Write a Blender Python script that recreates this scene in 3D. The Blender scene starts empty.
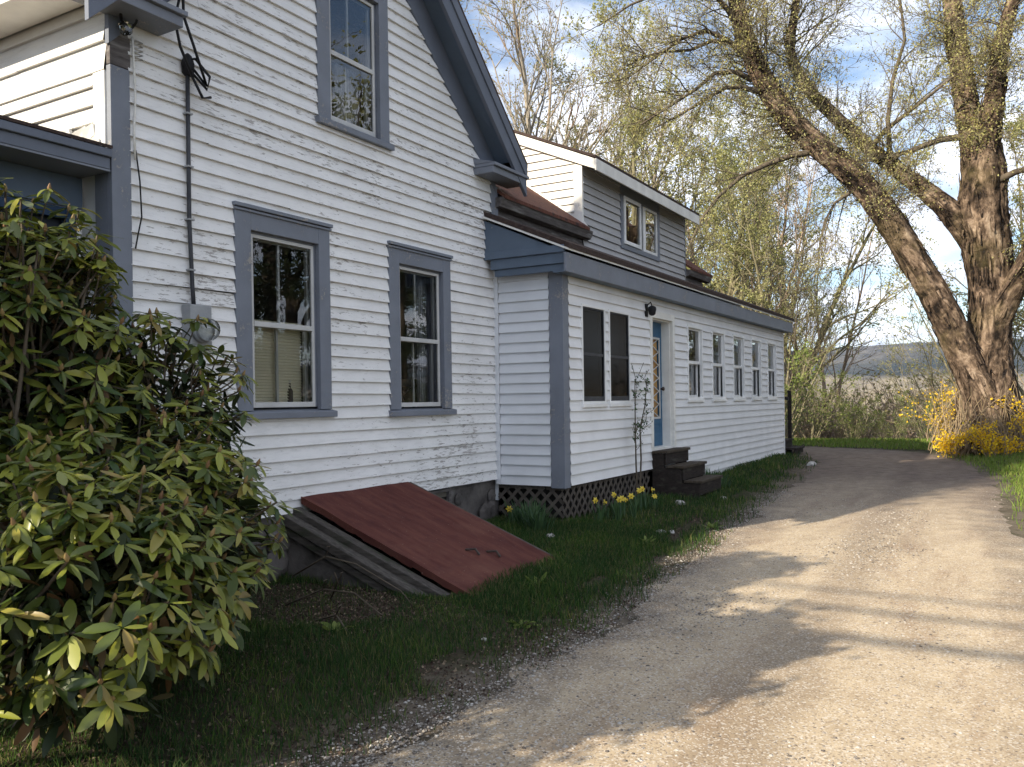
import bpy, bmesh, math, random
import numpy as np
from mathutils import Vector, Matrix, noise as mnoise

PI = math.pi
rad = math.radians
scene = bpy.context.scene
col = scene.collection
random.seed(7)

# ------------------------------------------------------------------ helpers
def tag(o, label=None, cat=None, group=None, kind=None):
    if label: o['label'] = label
    if cat: o['category'] = cat
    if group: o['group'] = group
    if kind: o['kind'] = kind
    return o

def empty(name, loc, label, cat, group=None):
    o = bpy.data.objects.new(name, None)
    col.objects.link(o)
    o.location = loc
    o.empty_display_size = 0.2
    return tag(o, label, cat, group)

def setpar(o, parent):
    """parent while keeping world placement (parents are unrotated and unscaled chains of offsets)."""
    if parent is None: return
    off = Vector((0, 0, 0)); p = parent
    while p is not None:
        off += Vector(p.location); p = p.parent
    o.parent = parent
    o.location = Vector(o.location) - off

class MB:
    """small mesh collector; build() links everything as ONE mesh object"""
    def __init__(s): s.v = []; s.f = []; s.m = []
    def face(s, pts, m=0):
        n = len(s.v); s.v += [tuple(p) for p in pts]
        s.f.append(tuple(range(n, n + len(pts)))); s.m.append(m)
    def hexa(s, p, m=0):
        n = len(s.v); s.v += [tuple(q) for q in p]
        for f in ((0, 3, 2, 1), (4, 5, 6, 7), (0, 1, 5, 4), (1, 2, 6, 5), (2, 3, 7, 6), (3, 0, 4, 7)):
            s.f.append(tuple(n + i for i in f)); s.m.append(m)
    def box(s, a, b, m=0):
        x0, x1 = sorted((a[0], b[0])); y0, y1 = sorted((a[1], b[1])); z0, z1 = sorted((a[2], b[2]))
        s.hexa([(x0, y0, z0), (x1, y0, z0), (x1, y1, z0), (x0, y1, z0), (x0, y0, z1), (x1, y0, z1), (x1, y1, z1), (x0, y1, z1)], m)
    def prism(s, poly, ext, m=0):
        """poly: list of 3D points (planar), ext: offset vector"""
        n = len(s.v); k = len(poly); e = Vector(ext)
        s.v += [tuple(p) for p in poly] + [tuple(Vector(p) + e) for p in poly]
        s.f.append(tuple(range(n + k - 1, n - 1, -1))); s.m.append(m)
        s.f.append(tuple(range(n + k, n + 2 * k))); s.m.append(m)
        for i in range(k):
            j = (i + 1) % k
            s.f.append((n + i, n + j, n + k + j, n + k + i)); s.m.append(m)
    def tube(s, pts, rs, sides=8, m=0, cap=True):
        pts = [Vector(p) for p in pts]
        if not hasattr(rs, '__len__'): rs = [rs] * len(pts)
        n = len(s.v)
        up = Vector((0.31, 0.52, 0.79))
        for i, p in enumerate(pts):
            t = (pts[min(i + 1, len(pts) - 1)] - pts[max(i - 1, 0)]).normalized()
            a = t.cross(up)
            if a.length < 1e-3: a = t.cross(Vector((1, 0, 0)))
            a.normalize(); b = t.cross(a)
            for k in range(sides):
                an = 2 * PI * k / sides
                s.v.append(tuple(p + rs[i] * (math.cos(an) * a + math.sin(an) * b)))
        for i in range(len(pts) - 1):
            for k in range(sides):
                k2 = (k + 1) % sides
                s.f.append((n + i * sides + k, n + i * sides + k2, n + (i + 1) * sides + k2, n + (i + 1) * sides + k)); s.m.append(m)
        if cap:
            s.f.append(tuple(n + k for k in range(sides - 1, -1, -1))); s.m.append(m)
            s.f.append(tuple(n + (len(pts) - 1) * sides + k for k in range(sides))); s.m.append(m)
    def lathe(s, prof, c, axis='Z', sides=16, m=0):
        """prof: list of (r, h)"""
        n = len(s.v)
        for r, h in prof:
            for k in range(sides):
                a = 2 * PI * k / sides
                p = (r * math.cos(a), r * math.sin(a), h)
                if axis == 'X': p = (h, p[0], p[1])
                s.v.append((c[0] + p[0], c[1] + p[1], c[2] + p[2]))
        for i in range(len(prof) - 1):
            for k in range(sides):
                k2 = (k + 1) % sides
                s.f.append((n + i * sides + k, n + i * sides + k2, n + (i + 1) * sides + k2, n + (i + 1) * sides + k)); s.m.append(m)
        s.f.append(tuple(n + k for k in range(sides - 1, -1, -1))); s.m.append(m)
        s.f.append(tuple(n + (len(prof) - 1) * sides + k for k in range(sides))); s.m.append(m)
    def build(s, name, mats, parent=None, bevel=0, smooth=False, loc=None):
        me = bpy.data.meshes.new(name)
        if loc is None:
            if parent is not None:
                q = Vector((0, 0, 0)); p = parent
                while p is not None: q += Vector(p.location); p = p.parent
                loc = q
            else:
                loc = Vector((0, 0, 0))
        loc = Vector(loc)
        me.from_pydata([(x - loc[0], y - loc[1], z - loc[2]) for x, y, z in s.v], [], s.f)
        if not isinstance(mats, (list, tuple)): mats = [mats]
        for m in mats: me.materials.append(m)
        me.polygons.foreach_set('material_index', s.m)
        if smooth: me.polygons.foreach_set('use_smooth', [True] * len(s.f))
        me.update()
        o = bpy.data.objects.new(name, me); col.objects.link(o)
        o.location = loc
        setpar(o, parent)
        if bevel:
            b = o.modifiers.new('Bevel', 'BEVEL'); b.width = bevel; b.segments = 2; b.limit_method = 'ANGLE'
        return o

class NB:
    """numpy mesh collector for foliage, wood and scatter: triangles and quads"""
    def __init__(s): s.v = []; s.q = []; s.t = []; s.qm = []; s.tm = []; s.n = 0
    def add(s, v, quads=None, tris=None, m=0):
        v = np.asarray(v, dtype=np.float32).reshape(-1, 3)
        s.v.append(v)
        if quads is not None and len(quads):
            q = np.asarray(quads, dtype=np.int64).reshape(-1, 4) + s.n; s.q.append(q); s.qm.append(np.full(len(q), m, np.int32))
        if tris is not None and len(tris):
            t = np.asarray(tris, dtype=np.int64).reshape(-1, 3) + s.n; s.t.append(t); s.tm.append(np.full(len(t), m, np.int32))
        s.n += len(v)
    def tube(s, pts, rs, sides=5, m=0):
        pts = np.asarray(pts, float); rs = np.asarray(rs, float); N = len(pts)
        t = np.empty_like(pts); t[1:-1] = pts[2:] - pts[:-2]; t[0] = pts[1] - pts[0]; t[-1] = pts[-1] - pts[-2]
        t /= np.linalg.norm(t, axis=1)[:, None] + 1e-9
        md = np.abs(t.mean(0)); ref = np.zeros(3); ref[int(np.argmin(md))] = 1
        a = np.cross(t, ref); a /= np.linalg.norm(a, axis=1)[:, None] + 1e-9
        b = np.cross(t, a)
        an = np.arange(sides) * 2 * PI / sides
        v = pts[:, None, :] + rs[:, None, None] * (np.cos(an)[None, :, None] * a[:, None, :] + np.sin(an)[None, :, None] * b[:, None, :])
        i = np.arange(N - 1)[:, None] * sides; k = np.arange(sides)[None, :]; k2 = (k + 1) % sides
        q = np.stack([i + k, i + k2, i + sides + k2, i + sides + k], -1).reshape(-1, 4)
        s.add(v.reshape(-1, 3), quads=q, m=m)
    def cards(s, rng, P, size, aspect=1.0, m=0, flat=0.0, up=None, normal_bias=None):
        """one small leaf quad (diamond) per point, random orientation"""
        P = np.asarray(P, float); n = len(P)
        if n == 0: return
        d = rng.normal(size=(n, 3)); d[:, 2] *= (1 - flat)
        if up is not None: d[:, 2] += up
        d /= np.linalg.norm(d, axis=1)[:, None]
        w = np.cross(d, rng.normal(size=(n, 3)) if normal_bias is None else np.cross(d, normal_bias + .5 * rng.normal(size=(n, 3))))
        w /= np.linalg.norm(w, axis=1)[:, None] + 1e-9
        sz = size * rng.uniform(.6, 1.3, n)[:, None]
        nn = np.cross(d, w) * sz * .18
        v = np.stack([P, P + d * sz * .5 + w * sz * .28 * aspect + nn, P + d * sz, P + d * sz * .5 - w * sz * .28 * aspect + nn], 1)
        s.add(v.reshape(-1, 3), quads=np.arange(n * 4).reshape(-1, 4), m=m)
    def build(s, name, mats, parent=None, smooth=False, loc=(0, 0, 0)):
        me = bpy.data.meshes.new(name)
        if parent is not None:
            q = Vector((0, 0, 0)); p = parent
            while p is not None: q += Vector(p.location); p = p.parent
            loc = q
        V = np.concatenate(s.v) if s.v else np.zeros((0, 3), np.float32)
        V = V - np.array(loc, np.float32)
        T = np.concatenate(s.t) if s.t else np.zeros((0, 3), np.int64)
        Q = np.concatenate(s.q) if s.q else np.zeros((0, 4), np.int64)
        me.vertices.add(len(V)); me.vertices.foreach_set('co', V.astype(np.float32).ravel())
        li = np.concatenate([T.ravel(), Q.ravel()]).astype(np.int32)
        me.loops.add(len(li)); me.loops.foreach_set('vertex_index', li)
        nf = len(T) + len(Q); me.polygons.add(nf)
        ls = np.concatenate([np.arange(len(T)) * 3, len(T) * 3 + np.arange(len(Q)) * 4]).astype(np.int32)
        me.polygons.foreach_set('loop_start', ls)
        if not isinstance(mats, (list, tuple)): mats = [mats]
        for mt in mats: me.materials.append(mt)
        mi = np.concatenate(s.tm + s.qm) if nf else np.zeros(0, np.int32)
        me.polygons.foreach_set('material_index', mi.astype(np.int32))
        if smooth: me.polygons.foreach_set('use_smooth', np.ones(nf, bool))
        me.update(calc_edges=True)
        if getattr(s, 'attr', None):
            at_ = me.attributes.new('bark', 'FLOAT_VECTOR', 'POINT'); at_.data.foreach_set('vector', np.array(s.attr, np.float32).ravel())
        o = bpy.data.objects.new(name, me); col.objects.link(o)
        o.location = loc
        setpar(o, parent)
        return o

# ------------------------------------------------------------------ materials
class NT:
    def __init__(s, name):
        s.mat = bpy.data.materials.new(name); s.mat.use_nodes = True
        s.t = s.mat.node_tree; s.t.nodes.clear()
        s.out = s.t.nodes.new('ShaderNodeOutputMaterial')
    def n(s, typ, **kw):
        o = s.t.nodes.new(typ)
        for k, v in kw.items():
            if k in o.inputs.keys() if isinstance(k, str) else False: o.inputs[k].default_value = v
            else: setattr(o, k, v)
        return o
    def link(s, a, b): s.t.links.new(a, b)
    def coords(s, scale=(1, 1, 1), rot=(0, 0, 0)):
        tc = s.n('ShaderNodeTexCoord'); mp = s.n('ShaderNodeMapping')
        s.link(tc.outputs['Object'], mp.inputs[0]); mp.inputs['Scale'].default_value = scale; mp.inputs['Rotation'].default_value = rot
        return mp.outputs[0]
    def noise(s, vec, scale, detail=4, rough=.55, dist=0):
        o = s.n('ShaderNodeTexNoise'); s.link(vec, o.inputs['Vector'])
        o.inputs['Scale'].default_value = scale; o.inputs['Detail'].default_value = detail; o.inputs['Roughness'].default_value = rough; o.inputs['Distortion'].default_value = dist
        return o.outputs['Fac']
    def voro(s, vec, scale, feature='F1', out='Distance'):
        o = s.n('ShaderNodeTexVoronoi'); o.feature = feature; s.link(vec, o.inputs['Vector']); o.inputs['Scale'].default_value = scale
        return o.outputs[out]
    def ramp(s, fac, stops, interp='LINEAR'):
        o = s.n('ShaderNodeValToRGB'); s.link(fac, o.inputs[0]); cr = o.color_ramp; cr.interpolation = interp
        while len(cr.elements) > 1: cr.elements.remove(cr.elements[-1])
        cr.elements[0].position = stops[0][0]; c = stops[0][1]; cr.elements[0].color = (*c, 1) if len(c) == 3 else c
        for p, c in stops[1:]:
            e = cr.elements.new(p); e.color = (*c, 1) if len(c) == 3 else c
        return o.outputs[0]
    def fstep(s, fac, a, b):
        o = s.n('ShaderNodeMapRange'); s.link(fac, o.inputs[0]); o.inputs[1].default_value = a; o.inputs[2].default_value = b; o.inputs[3].default_value = 0; o.inputs[4].default_value = 1
        return o.outputs[0]
    def mix(s, fac, a, b, mode='MIX'):
        o = s.n('ShaderNodeMix'); o.data_type = 'RGBA'; o.blend_type = mode
        for sock, val in ((o.inputs[0], fac), (o.inputs[6], a), (o.inputs[7], b)):
            if hasattr(val, 'links') or isinstance(val, bpy.types.NodeSocket): s.link(val, sock)
            elif isinstance(val, (int, float)): sock.default_value = val
            else: sock.default_value = (*val, 1)
        return o.outputs[2]
    def math(s, op, a, b=0.0):
        o = s.n('ShaderNodeMath'); o.operation = op
        for i, val in enumerate((a, b)):
            if isinstance(val, bpy.types.NodeSocket): s.link(val, o.inputs[i])
            else: o.inputs[i].default_value = val
        return o.outputs[0]
    def island(s): return s.n('ShaderNodeNewGeometry').outputs['Random Per Island']
    def bump(s, h, strength=.3, dist=.01):
        o = s.n('ShaderNodeBump'); o.inputs['Strength'].default_value = strength; o.inputs['Distance'].default_value = dist; s.link(h, o.inputs['Height'])
        return o.outputs[0]
    def principled(s, color, rough=.7, normal=None, spec=.3, metal=0):
        p = s.n('ShaderNodeBsdfPrincipled')
        if isinstance(color, bpy.types.NodeSocket): s.link(color, p.inputs['Base Color'])
        else: p.inputs['Base Color'].default_value = (*color, 1)
        if isinstance(rough, bpy.types.NodeSocket): s.link(rough, p.inputs['Roughness'])
        else: p.inputs['Roughness'].default_value = rough
        p.inputs['Specular IOR Level'].default_value = spec; p.inputs['Metallic'].default_value = metal
        if normal is not None: s.link(normal, p.inputs['Normal'])
        s.link(p.outputs[0], s.out.inputs[0]); return p
    def done(s): return s.mat

def M_clap(name, base, peel, stretch):
    """painted clapboards: paint worn through to grey wood in streaks along the board"""
    t = NT(name); v = t.coords(stretch); vo = t.coords()
    worn = t.noise(v, 5.5, 6, .62, .4)
    big = t.noise(vo, .8, 3)
    fine = t.noise(v, 26, 4, .7)
    thr = t.math('ADD', worn, t.math('MULTIPLY', t.math('SUBTRACT', big, .52), .42))
    thr = t.math('ADD', thr, t.math('MULTIPLY', t.math('SUBTRACT', fine, .5), .3))
    isl = t.island()
    thr = t.math('ADD', thr, t.math('MULTIPLY', t.math('SUBTRACT', isl, .5), .12))
    mask = t.fstep(thr, .72 - peel, .76 - peel)
    dirt = t.noise(vo, 2.2, 5)
    paint = t.mix(t.fstep(dirt, .35, .75), base, tuple(c * .84 for c in base))
    gr = t.noise(v, 3.2, 7, .7, .3)
    paint = t.mix(t.math('MULTIPLY', t.fstep(gr, .50, .68), .35 if peel > 0 else .1), paint, tuple(x * .55 for x in base))
    paint = t.mix(t.math('MULTIPLY', isl, .35), paint, tuple(c * .8 for c in base))
    wood = t.mix(fine, (.22, .205, .195), (.50, .48, .46))
    c = t.mix(mask, paint, wood)
    h = t.math('SUBTRACT', t.math('MULTIPLY', fine, .3), t.math('MULTIPLY', mask, .6))
    t.principled(c, .62, t.bump(h, .35, .004), .25)
    return t.done()

def M_paint(name, base, wear=.12, rough=.5, var=.14, under=(.30, .28, .26), scale=1.0):
    t = NT(name); vo = t.coords(); 
    n1 = t.noise(vo, 3 * scale, 5); n2 = t.noise(vo, 38 * scale, 3, .7)
    th = t.math('ADD', t.math('MULTIPLY', n1, .55), t.math('MULTIPLY', n2, .45))
    mask = t.fstep(th, .70 - wear * .6, .74 - wear * .6)
    c = t.mix(t.fstep(n1, .3, .75), tuple(min(1, x * (1 + var)) for x in base), tuple(x * (1 - var) for x in base))
    c = t.mix(mask, c, under)
    t.principled(c, rough, t.bump(t.math('ADD', n2, t.math('MULTIPLY', mask, -1)), .2, .003), .3)
    return t.done()

def M_noise(name, c1, c2, scale=6, rough=.85, stretch=(1, 1, 1), bump=.4, bdist=.01, c3=None, spec=.2, lo=.3, hi=.7):
    t = NT(name); v = t.coords(stretch)
    n1 = t.noise(v, scale, 7, .62); c = t.mix(t.fstep(n1, lo, hi), c1, c2)
    if c3 is not None: c = t.mix(t.fstep(t.noise(v, scale * .35, 4), .55, .68), c, c3)
    t.principled(c, rough, t.bump(n1, bump, bdist), spec); return t.done()

def M_leaf(name, c1, c2, trans=.35, rough=.55, spec=.3, c3=None):
    t = NT(name); isl = t.island()
    stops = [(0, c1), (.75, c2)] + ([(.95, c3)] if c3 else [])
    if name == 'leathery_leaf': stops = [(0, c1), (.5, tuple(.62 * a_ + .38 * b_ for a_, b_ in zip(c1, c2))), (.85, c2), (.97, c3)]
    c = t.ramp(isl, stops)
    p = t.n('ShaderNodeBsdfPrincipled'); t.link(c, p.inputs['Base Color']); p.inputs['Roughness'].default_value = rough; p.inputs['Specular IOR Level'].default_value = spec
    tr = t.n('ShaderNodeBsdfTranslucent'); t.link(t.mix(.3, c, (1, 1, .3), 'MULTIPLY'), tr.inputs[0])
    mx = t.n('ShaderNodeMixShader'); mx.inputs[0].default_value = trans
    t.link(p.outputs[0], mx.inputs[1]); t.link(tr.outputs[0], mx.inputs[2]); t.link(mx.outputs[0], t.out.inputs[0])
    return t.done()

def M_glass(name, ior=1.55, tint=(1, 1, 1), rough=0.0, wav=.0):
    t = NT(name); fr = t.n('ShaderNodeFresnel'); fr.inputs[0].default_value = ior
    g = t.n('ShaderNodeBsdfGlossy'); g.inputs['Roughness'].default_value = rough; g.inputs[0].default_value = (.95, .95, .95, 1)
    if wav:
        v = t.coords(); g_n = t.bump(t.noise(v, 2.2, 2), wav, .05); t.link(g_n, g.inputs['Normal'])
    tr = t.n('ShaderNodeBsdfTransparent'); tr.inputs[0].default_value = (*tint, 1)
    mx = t.n('ShaderNodeMixShader'); t.link(t.math('MULTIPLY', fr.outputs[0], 1.7), mx.inputs[0])
    t.link(tr.outputs[0], mx.inputs[1]); t.link(g.outputs[0], mx.inputs[2]); t.link(mx.outputs[0], t.out.inputs[0])
    return t.done()

MAT = {}
MAT['clap_old'] = M_clap('old_white_paint', (.84, .835, .825), .10, (9, 1.6, 9))
MAT['clap_dorm'] = M_clap('grey_dormer_paint', (.46, .455, .46), .05, (9, 1.5, 9))
MAT['clap_front'] = M_clap('front_white_paint', (.76, .75, .72), .02, (1.1, 9, 9))
MAT['clap_new'] = M_clap('newer_white_paint', (.82, .82, .825), -.08, (8, 1.2, 8))
MAT['clap_end'] = M_clap('end_white_paint', (.72, .74, .77), -.10, (1.2, 8, 8))
MAT['trim'] = M_paint('blue_grey_trim_paint', (.175, .192, .228), .20, .55)
MAT['trim_dark'] = M_paint('slate_blue_trim_paint', (.10, .135, .185), .04, .5)
MAT['sash'] = M_paint('white_sash_paint', (.50, .50, .49), .12, .5)
MAT['sash_clean'] = M_paint('clean_white_sash_paint', (.78, .78, .77), .02, .4)
MAT['trim_white'] = M_paint('white_trim_paint', (.74, .73, .69), .10, .5)
MAT['door_blue'] = M_paint('blue_door_paint', (.015, .088, .175), .0, .4, .08)
MAT['door_dark'] = M_paint('dark_door_paint', (.015, .02, .028), .0, .4, .08)
MAT['jamb_blue'] = M_paint('deep_blue_paint', (.015, .04, .09), .0, .45, .08)
MAT['shingle'] = M_noise('brown_asphalt_shingles', (.085, .032, .022), (.17, .075, .052), 30, .9, (1, 1, 1), .6, .02, (.05, .03, .028))
MAT['shingle_dark'] = M_noise('dark_asphalt_shingles', (.03, .022, .02), (.075, .05, .042), 30, .9, (1, 1, 1), .6, .02)
MAT['gutter_wood'] = M_noise('weathered_grey_wood', (.06, .052, .05), (.17, .155, .15), 5, .8, (6, .8, 6), .5, .01, (.28, .27, .26))
MAT['rake'] = M_paint('rake_grey_paint', (.125, .142, .18), .05, .5)
MAT['stone'] = M_noise('foundation_stone', (.04, .036, .034), (.17, .155, .145), 3.2, .9, (1, 1, 1), .9, .05, (.30, .29, .28))
MAT['rock'] = M_noise('pale_rock', (.30, .28, .26), (.52, .5, .47), 9, .9, (1, 1, 1), .5, .01)
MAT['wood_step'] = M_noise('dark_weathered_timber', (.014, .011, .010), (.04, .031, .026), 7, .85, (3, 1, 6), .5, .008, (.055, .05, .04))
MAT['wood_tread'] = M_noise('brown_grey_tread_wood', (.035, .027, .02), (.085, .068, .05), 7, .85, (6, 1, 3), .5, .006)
MAT['wood_grey'] = M_noise('bleached_board_wood', (.035, .031, .028), (.12, .108, .095), 6, .85, (1, 7, 7), .5, .008, (.045, .05, .032))
MAT['lattice'] = M_noise('grey_lattice_wood', (.055, .046, .038), (.13, .112, .096), 10, .85, (1, 1, 1), .3, .004)
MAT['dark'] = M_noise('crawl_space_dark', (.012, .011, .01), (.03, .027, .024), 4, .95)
MAT['room'] = M_noise('room_plaster', (.10, .09, .075), (.16, .145, .12), 2, .9)
MAT['glass'] = M_glass('window_glass', 1.55, (.92, .94, .93), 0, .02)
MAT['screen'] = M_glass('screened_glass', 1.12, (.022, .024, .036), .2)
MAT['black'] = M_noise('black_rubber', (.008, .008, .009), (.02, .02, .022), 12, .6)
MAT['iron'] = M_noise('dark_iron', (.02, .016, .014), (.07, .045, .035), 20, .6, spec=.5)
MAT['conduit'] = M_noise('dark_grey_conduit', (.03, .032, .038), (.07, .072, .08), 8, .5)
MAT['meter_grey'] = M_noise('grey_meter_box', (.27, .28, .29), (.36, .37, .38), 8, .5)
MAT['meter_glass'] = M_glass('meter_glass', 1.5, (.8, .82, .82))
MAT['meter_face'] = M_noise('meter_face', (.45, .45, .44), (.6, .6, .58), 30, .5)
MAT['rope'] = M_noise('white_cord', (.6, .58, .53), (.8, .78, .74), 30, .8)
MAT['curtain'] = M_noise('curtain_cloth', (.42, .41, .38), (.62, .60, .56), 3, .95, (8, 8, .4), .3, .01)
MAT['curtain_dim'] = M_noise('grey_curtain_cloth', (.22, .23, .25), (.36, .37, .39), 3, .95, (8, 8, .4), .3, .01)
MAT['blind'] = M_noise('beige_blind', (.66, .61, .45), (.78, .72, .56), 3, .8)
MAT['chair_wood'] = M_noise('dark_chair_wood', (.012, .010, .009), (.03, .024, .02), 9, .5)
MAT['lattice_gold'] = M_noise('amber_backing', (.36, .20, .07), (.50, .31, .12), 4, .6)

def m_rust():
    t = NT('rust_red_metal'); v = t.coords(); vs = t.coords((1.2, 5, 1))
    a = t.noise(vs, 2.2, 6); b = t.noise(v, 7, 6, .7); sp = t.noise(v, 60, 2)
    c = t.mix(t.fstep(a, .35, .7), (.082, .028, .024), (.135, .051, .039))
    c = t.mix(t.math('MULTIPLY', t.fstep(b, .52, .70), .75), c, (.07, .026, .026))
    c = t.mix(t.math('MULTIPLY', t.fstep(t.noise(v, 1.7, 5, .6), .55, .72), .6), c, (.17, .075, .055))
    c = t.mix(t.fstep(sp, .70, .76), c, (.24, .17, .14))
    t.principled(c, .85, t.bump(t.math('ADD', b, t.math('MULTIPLY', a, 1.5)), .5, .01), .1); return t.done()
MAT['rust'] = m_rust()

def m_bark():
    t = NT('shaggy_bark'); at_ = t.n('ShaderNodeAttribute'); at_.attribute_name = 'bark'
    mp = t.n('ShaderNodeMapping'); t.link(at_.outputs['Vector'], mp.inputs[0]); mp.inputs['Scale'].default_value = (1, 1, .36)
    v = mp.outputs[0]; v2 = t.coords(); v3 = at_.outputs['Vector']
    w = t.noise(v, 4.2, 8, .66, .5); w2 = t.noise(v, 12, 6, .7, .4); flake = t.noise(v3, 5.5, 5, .6, .8); big = t.noise(v2, .8, 4)
    h = t.math('ADD', t.math('MULTIPLY', w, .6), t.math('ADD', t.math('MULTIPLY', w2, .25), t.math('MULTIPLY', flake, .25)))
    c = t.ramp(h, [(.47, (.013, .010, .008)), (.55, (.085, .06, .043)), (.62, (.22, .16, .115)), (.71, (.42, .335, .25))])
    moss = t.fstep(t.math('ADD', big, t.math('MULTIPLY', t.math('SUBTRACT', flake, .5), .3)), .52, .64)
    c = t.mix(t.math('MULTIPLY', moss, .22), c, (.17, .14, .06))
    t.principled(c, .95, t.bump(h, 1.0, .12), .1); return t.done()
MAT['bark'] = m_bark()
MAT['twig_pale'] = M_noise('pale_twig_bark', (.12, .10, .068), (.25, .22, .15), 6, .9, (1, 1, .4), .3)
MAT['twig_dark'] = M_noise('dark_twig_bark', (.06, .048, .036), (.14, .115, .085), 6, .9, (1, 1, .4), .3)
MAT['bark_grey'] = M_noise('grey_tree_bark', (.19, .165, .135), (.38, .34, .28), 4, .9, (1, 1, .25), .5, .02, (.20, .13, .085))
MAT['bark_dark'] = M_noise('dark_tree_bark', (.045, .038, .03), (.12, .10, .075), 4, .9, (1, 1, .25), .5, .02)
MAT['bark_olive'] = M_noise('olive_tree_bark', (.16, .145, .09), (.28, .25, .16), 4, .9, (1, 1, .25), .5, .02)
MAT['bark_red'] = M_noise('reddish_twig_bark', (.22, .165, .125), (.37, .29, .22), 4, .9, (1, 1, .25), .5, .02)
MAT['leaf_willow'] = M_leaf('spring_yellow_leaf', (.36, .355, .14), (.52, .50, .22), .45, .6, .2, (.42, .34, .12))
MAT['leaf_spring'] = M_leaf('spring_green_leaf', (.27, .28, .11), (.43, .43, .20), .45, .6, .2)
MAT['leaf_olive'] = M_leaf('olive_bud_leaf', (.21, .20, .09), (.35, .33, .16), .45, .6, .2, (.36, .28, .16))
MAT['leaf_green'] = M_leaf('fresh_green_leaf', (.13, .19, .04), (.25, .30, .09), .4, .6, .2)
MAT['leaf_dark'] = M_leaf('dark_conifer_leaf', (.02, .035, .018), (.05, .065, .03), .15, .7, .2)
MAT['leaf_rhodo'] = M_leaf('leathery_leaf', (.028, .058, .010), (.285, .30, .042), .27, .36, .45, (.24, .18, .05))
MAT['leaf_rhodo_inner_shade'] = M_leaf('shaded_inner_leaf', (.012, .022, .008), (.032, .045, .014), .1, .5, .25, (.10, .055, .022))  # inner shade of the bush put into the dark colours; last one is brown leaves
MAT['bud'] = M_leaf('rosy_bud', (.22, .12, .06), (.28, .20, .09), .1)
MAT['yellow'] = M_leaf('forsythia_yellow', (.78, .47, .015), (.86, .62, .04), .35, .6, .2)
MAT['daff'] = M_leaf('daffodil_yellow', (.80, .55, .03), (.85, .68, .12), .3, .5, .2)
MAT['daff_leaf'] = M_leaf('daffodil_leaf_green', (.035, .075, .035), (.07, .13, .05), .25, .5, .3)
MAT['grass'] = M_leaf('grass_blade', (.017, .052, .015), (.05, .098, .026), .35, .6, .12, (.14, .135, .06))
MAT['grass_mid'] = M_leaf('lighter_grass_blade', (.035, .085, .016), (.09, .15, .03), .35, .6, .12, (.22, .20, .08))
MAT['grass_far'] = M_leaf('bright_grass_blade', (.10, .18, .025), (.20, .28, .05), .35, .55, .25, (.24, .22, .08))
MAT['litter'] = M_leaf('dead_leaf_litter', (.04, .026, .021), (.11, .078, .062), .1, .8, .1, (.26, .20, .14))
MAT['straw'] = M_leaf('dry_stalk', (.20, .15, .09), (.36, .28, .18), .1, .8, .1)

def m_ground():
    t = NT('lawn_soil'); v = t.coords()
    a = t.noise(v, .9, 5); b = t.noise(v, 9, 6, .7); f = t.noise(v, 60, 3, .7)
    c = t.mix(t.fstep(b, .3, .7), (.032, .025, .019), (.085, .066, .047))
    c = t.mix(t.math('MULTIPLY', t.fstep(a, .42, .58), .6), c, (.03, .045, .013))
    c = t.mix(t.fstep(f, .62, .72), c, (.10, .078, .055))
    ea = t.n('ShaderNodeAttribute'); ea.attribute_name = 'edge'
    em = t.math('ADD', ea.outputs['Fac'], t.math('MULTIPLY', t.math('SUBTRACT', t.noise(v, 3.1, 7, .7, .4), .5), 1.5))
    gr = t.mix(f, (.07, .056, .043), (.25, .21, .165))
    c = t.mix(t.math('MULTIPLY', t.math('SUBTRACT', 1.0, t.fstep(em, .02, .42)), .85), c, gr)
    t.principled(c, .95, t.bump(t.math('ADD', b, f), .8, .02), .1); return t.done()
MAT['ground'] = m_ground()

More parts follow.
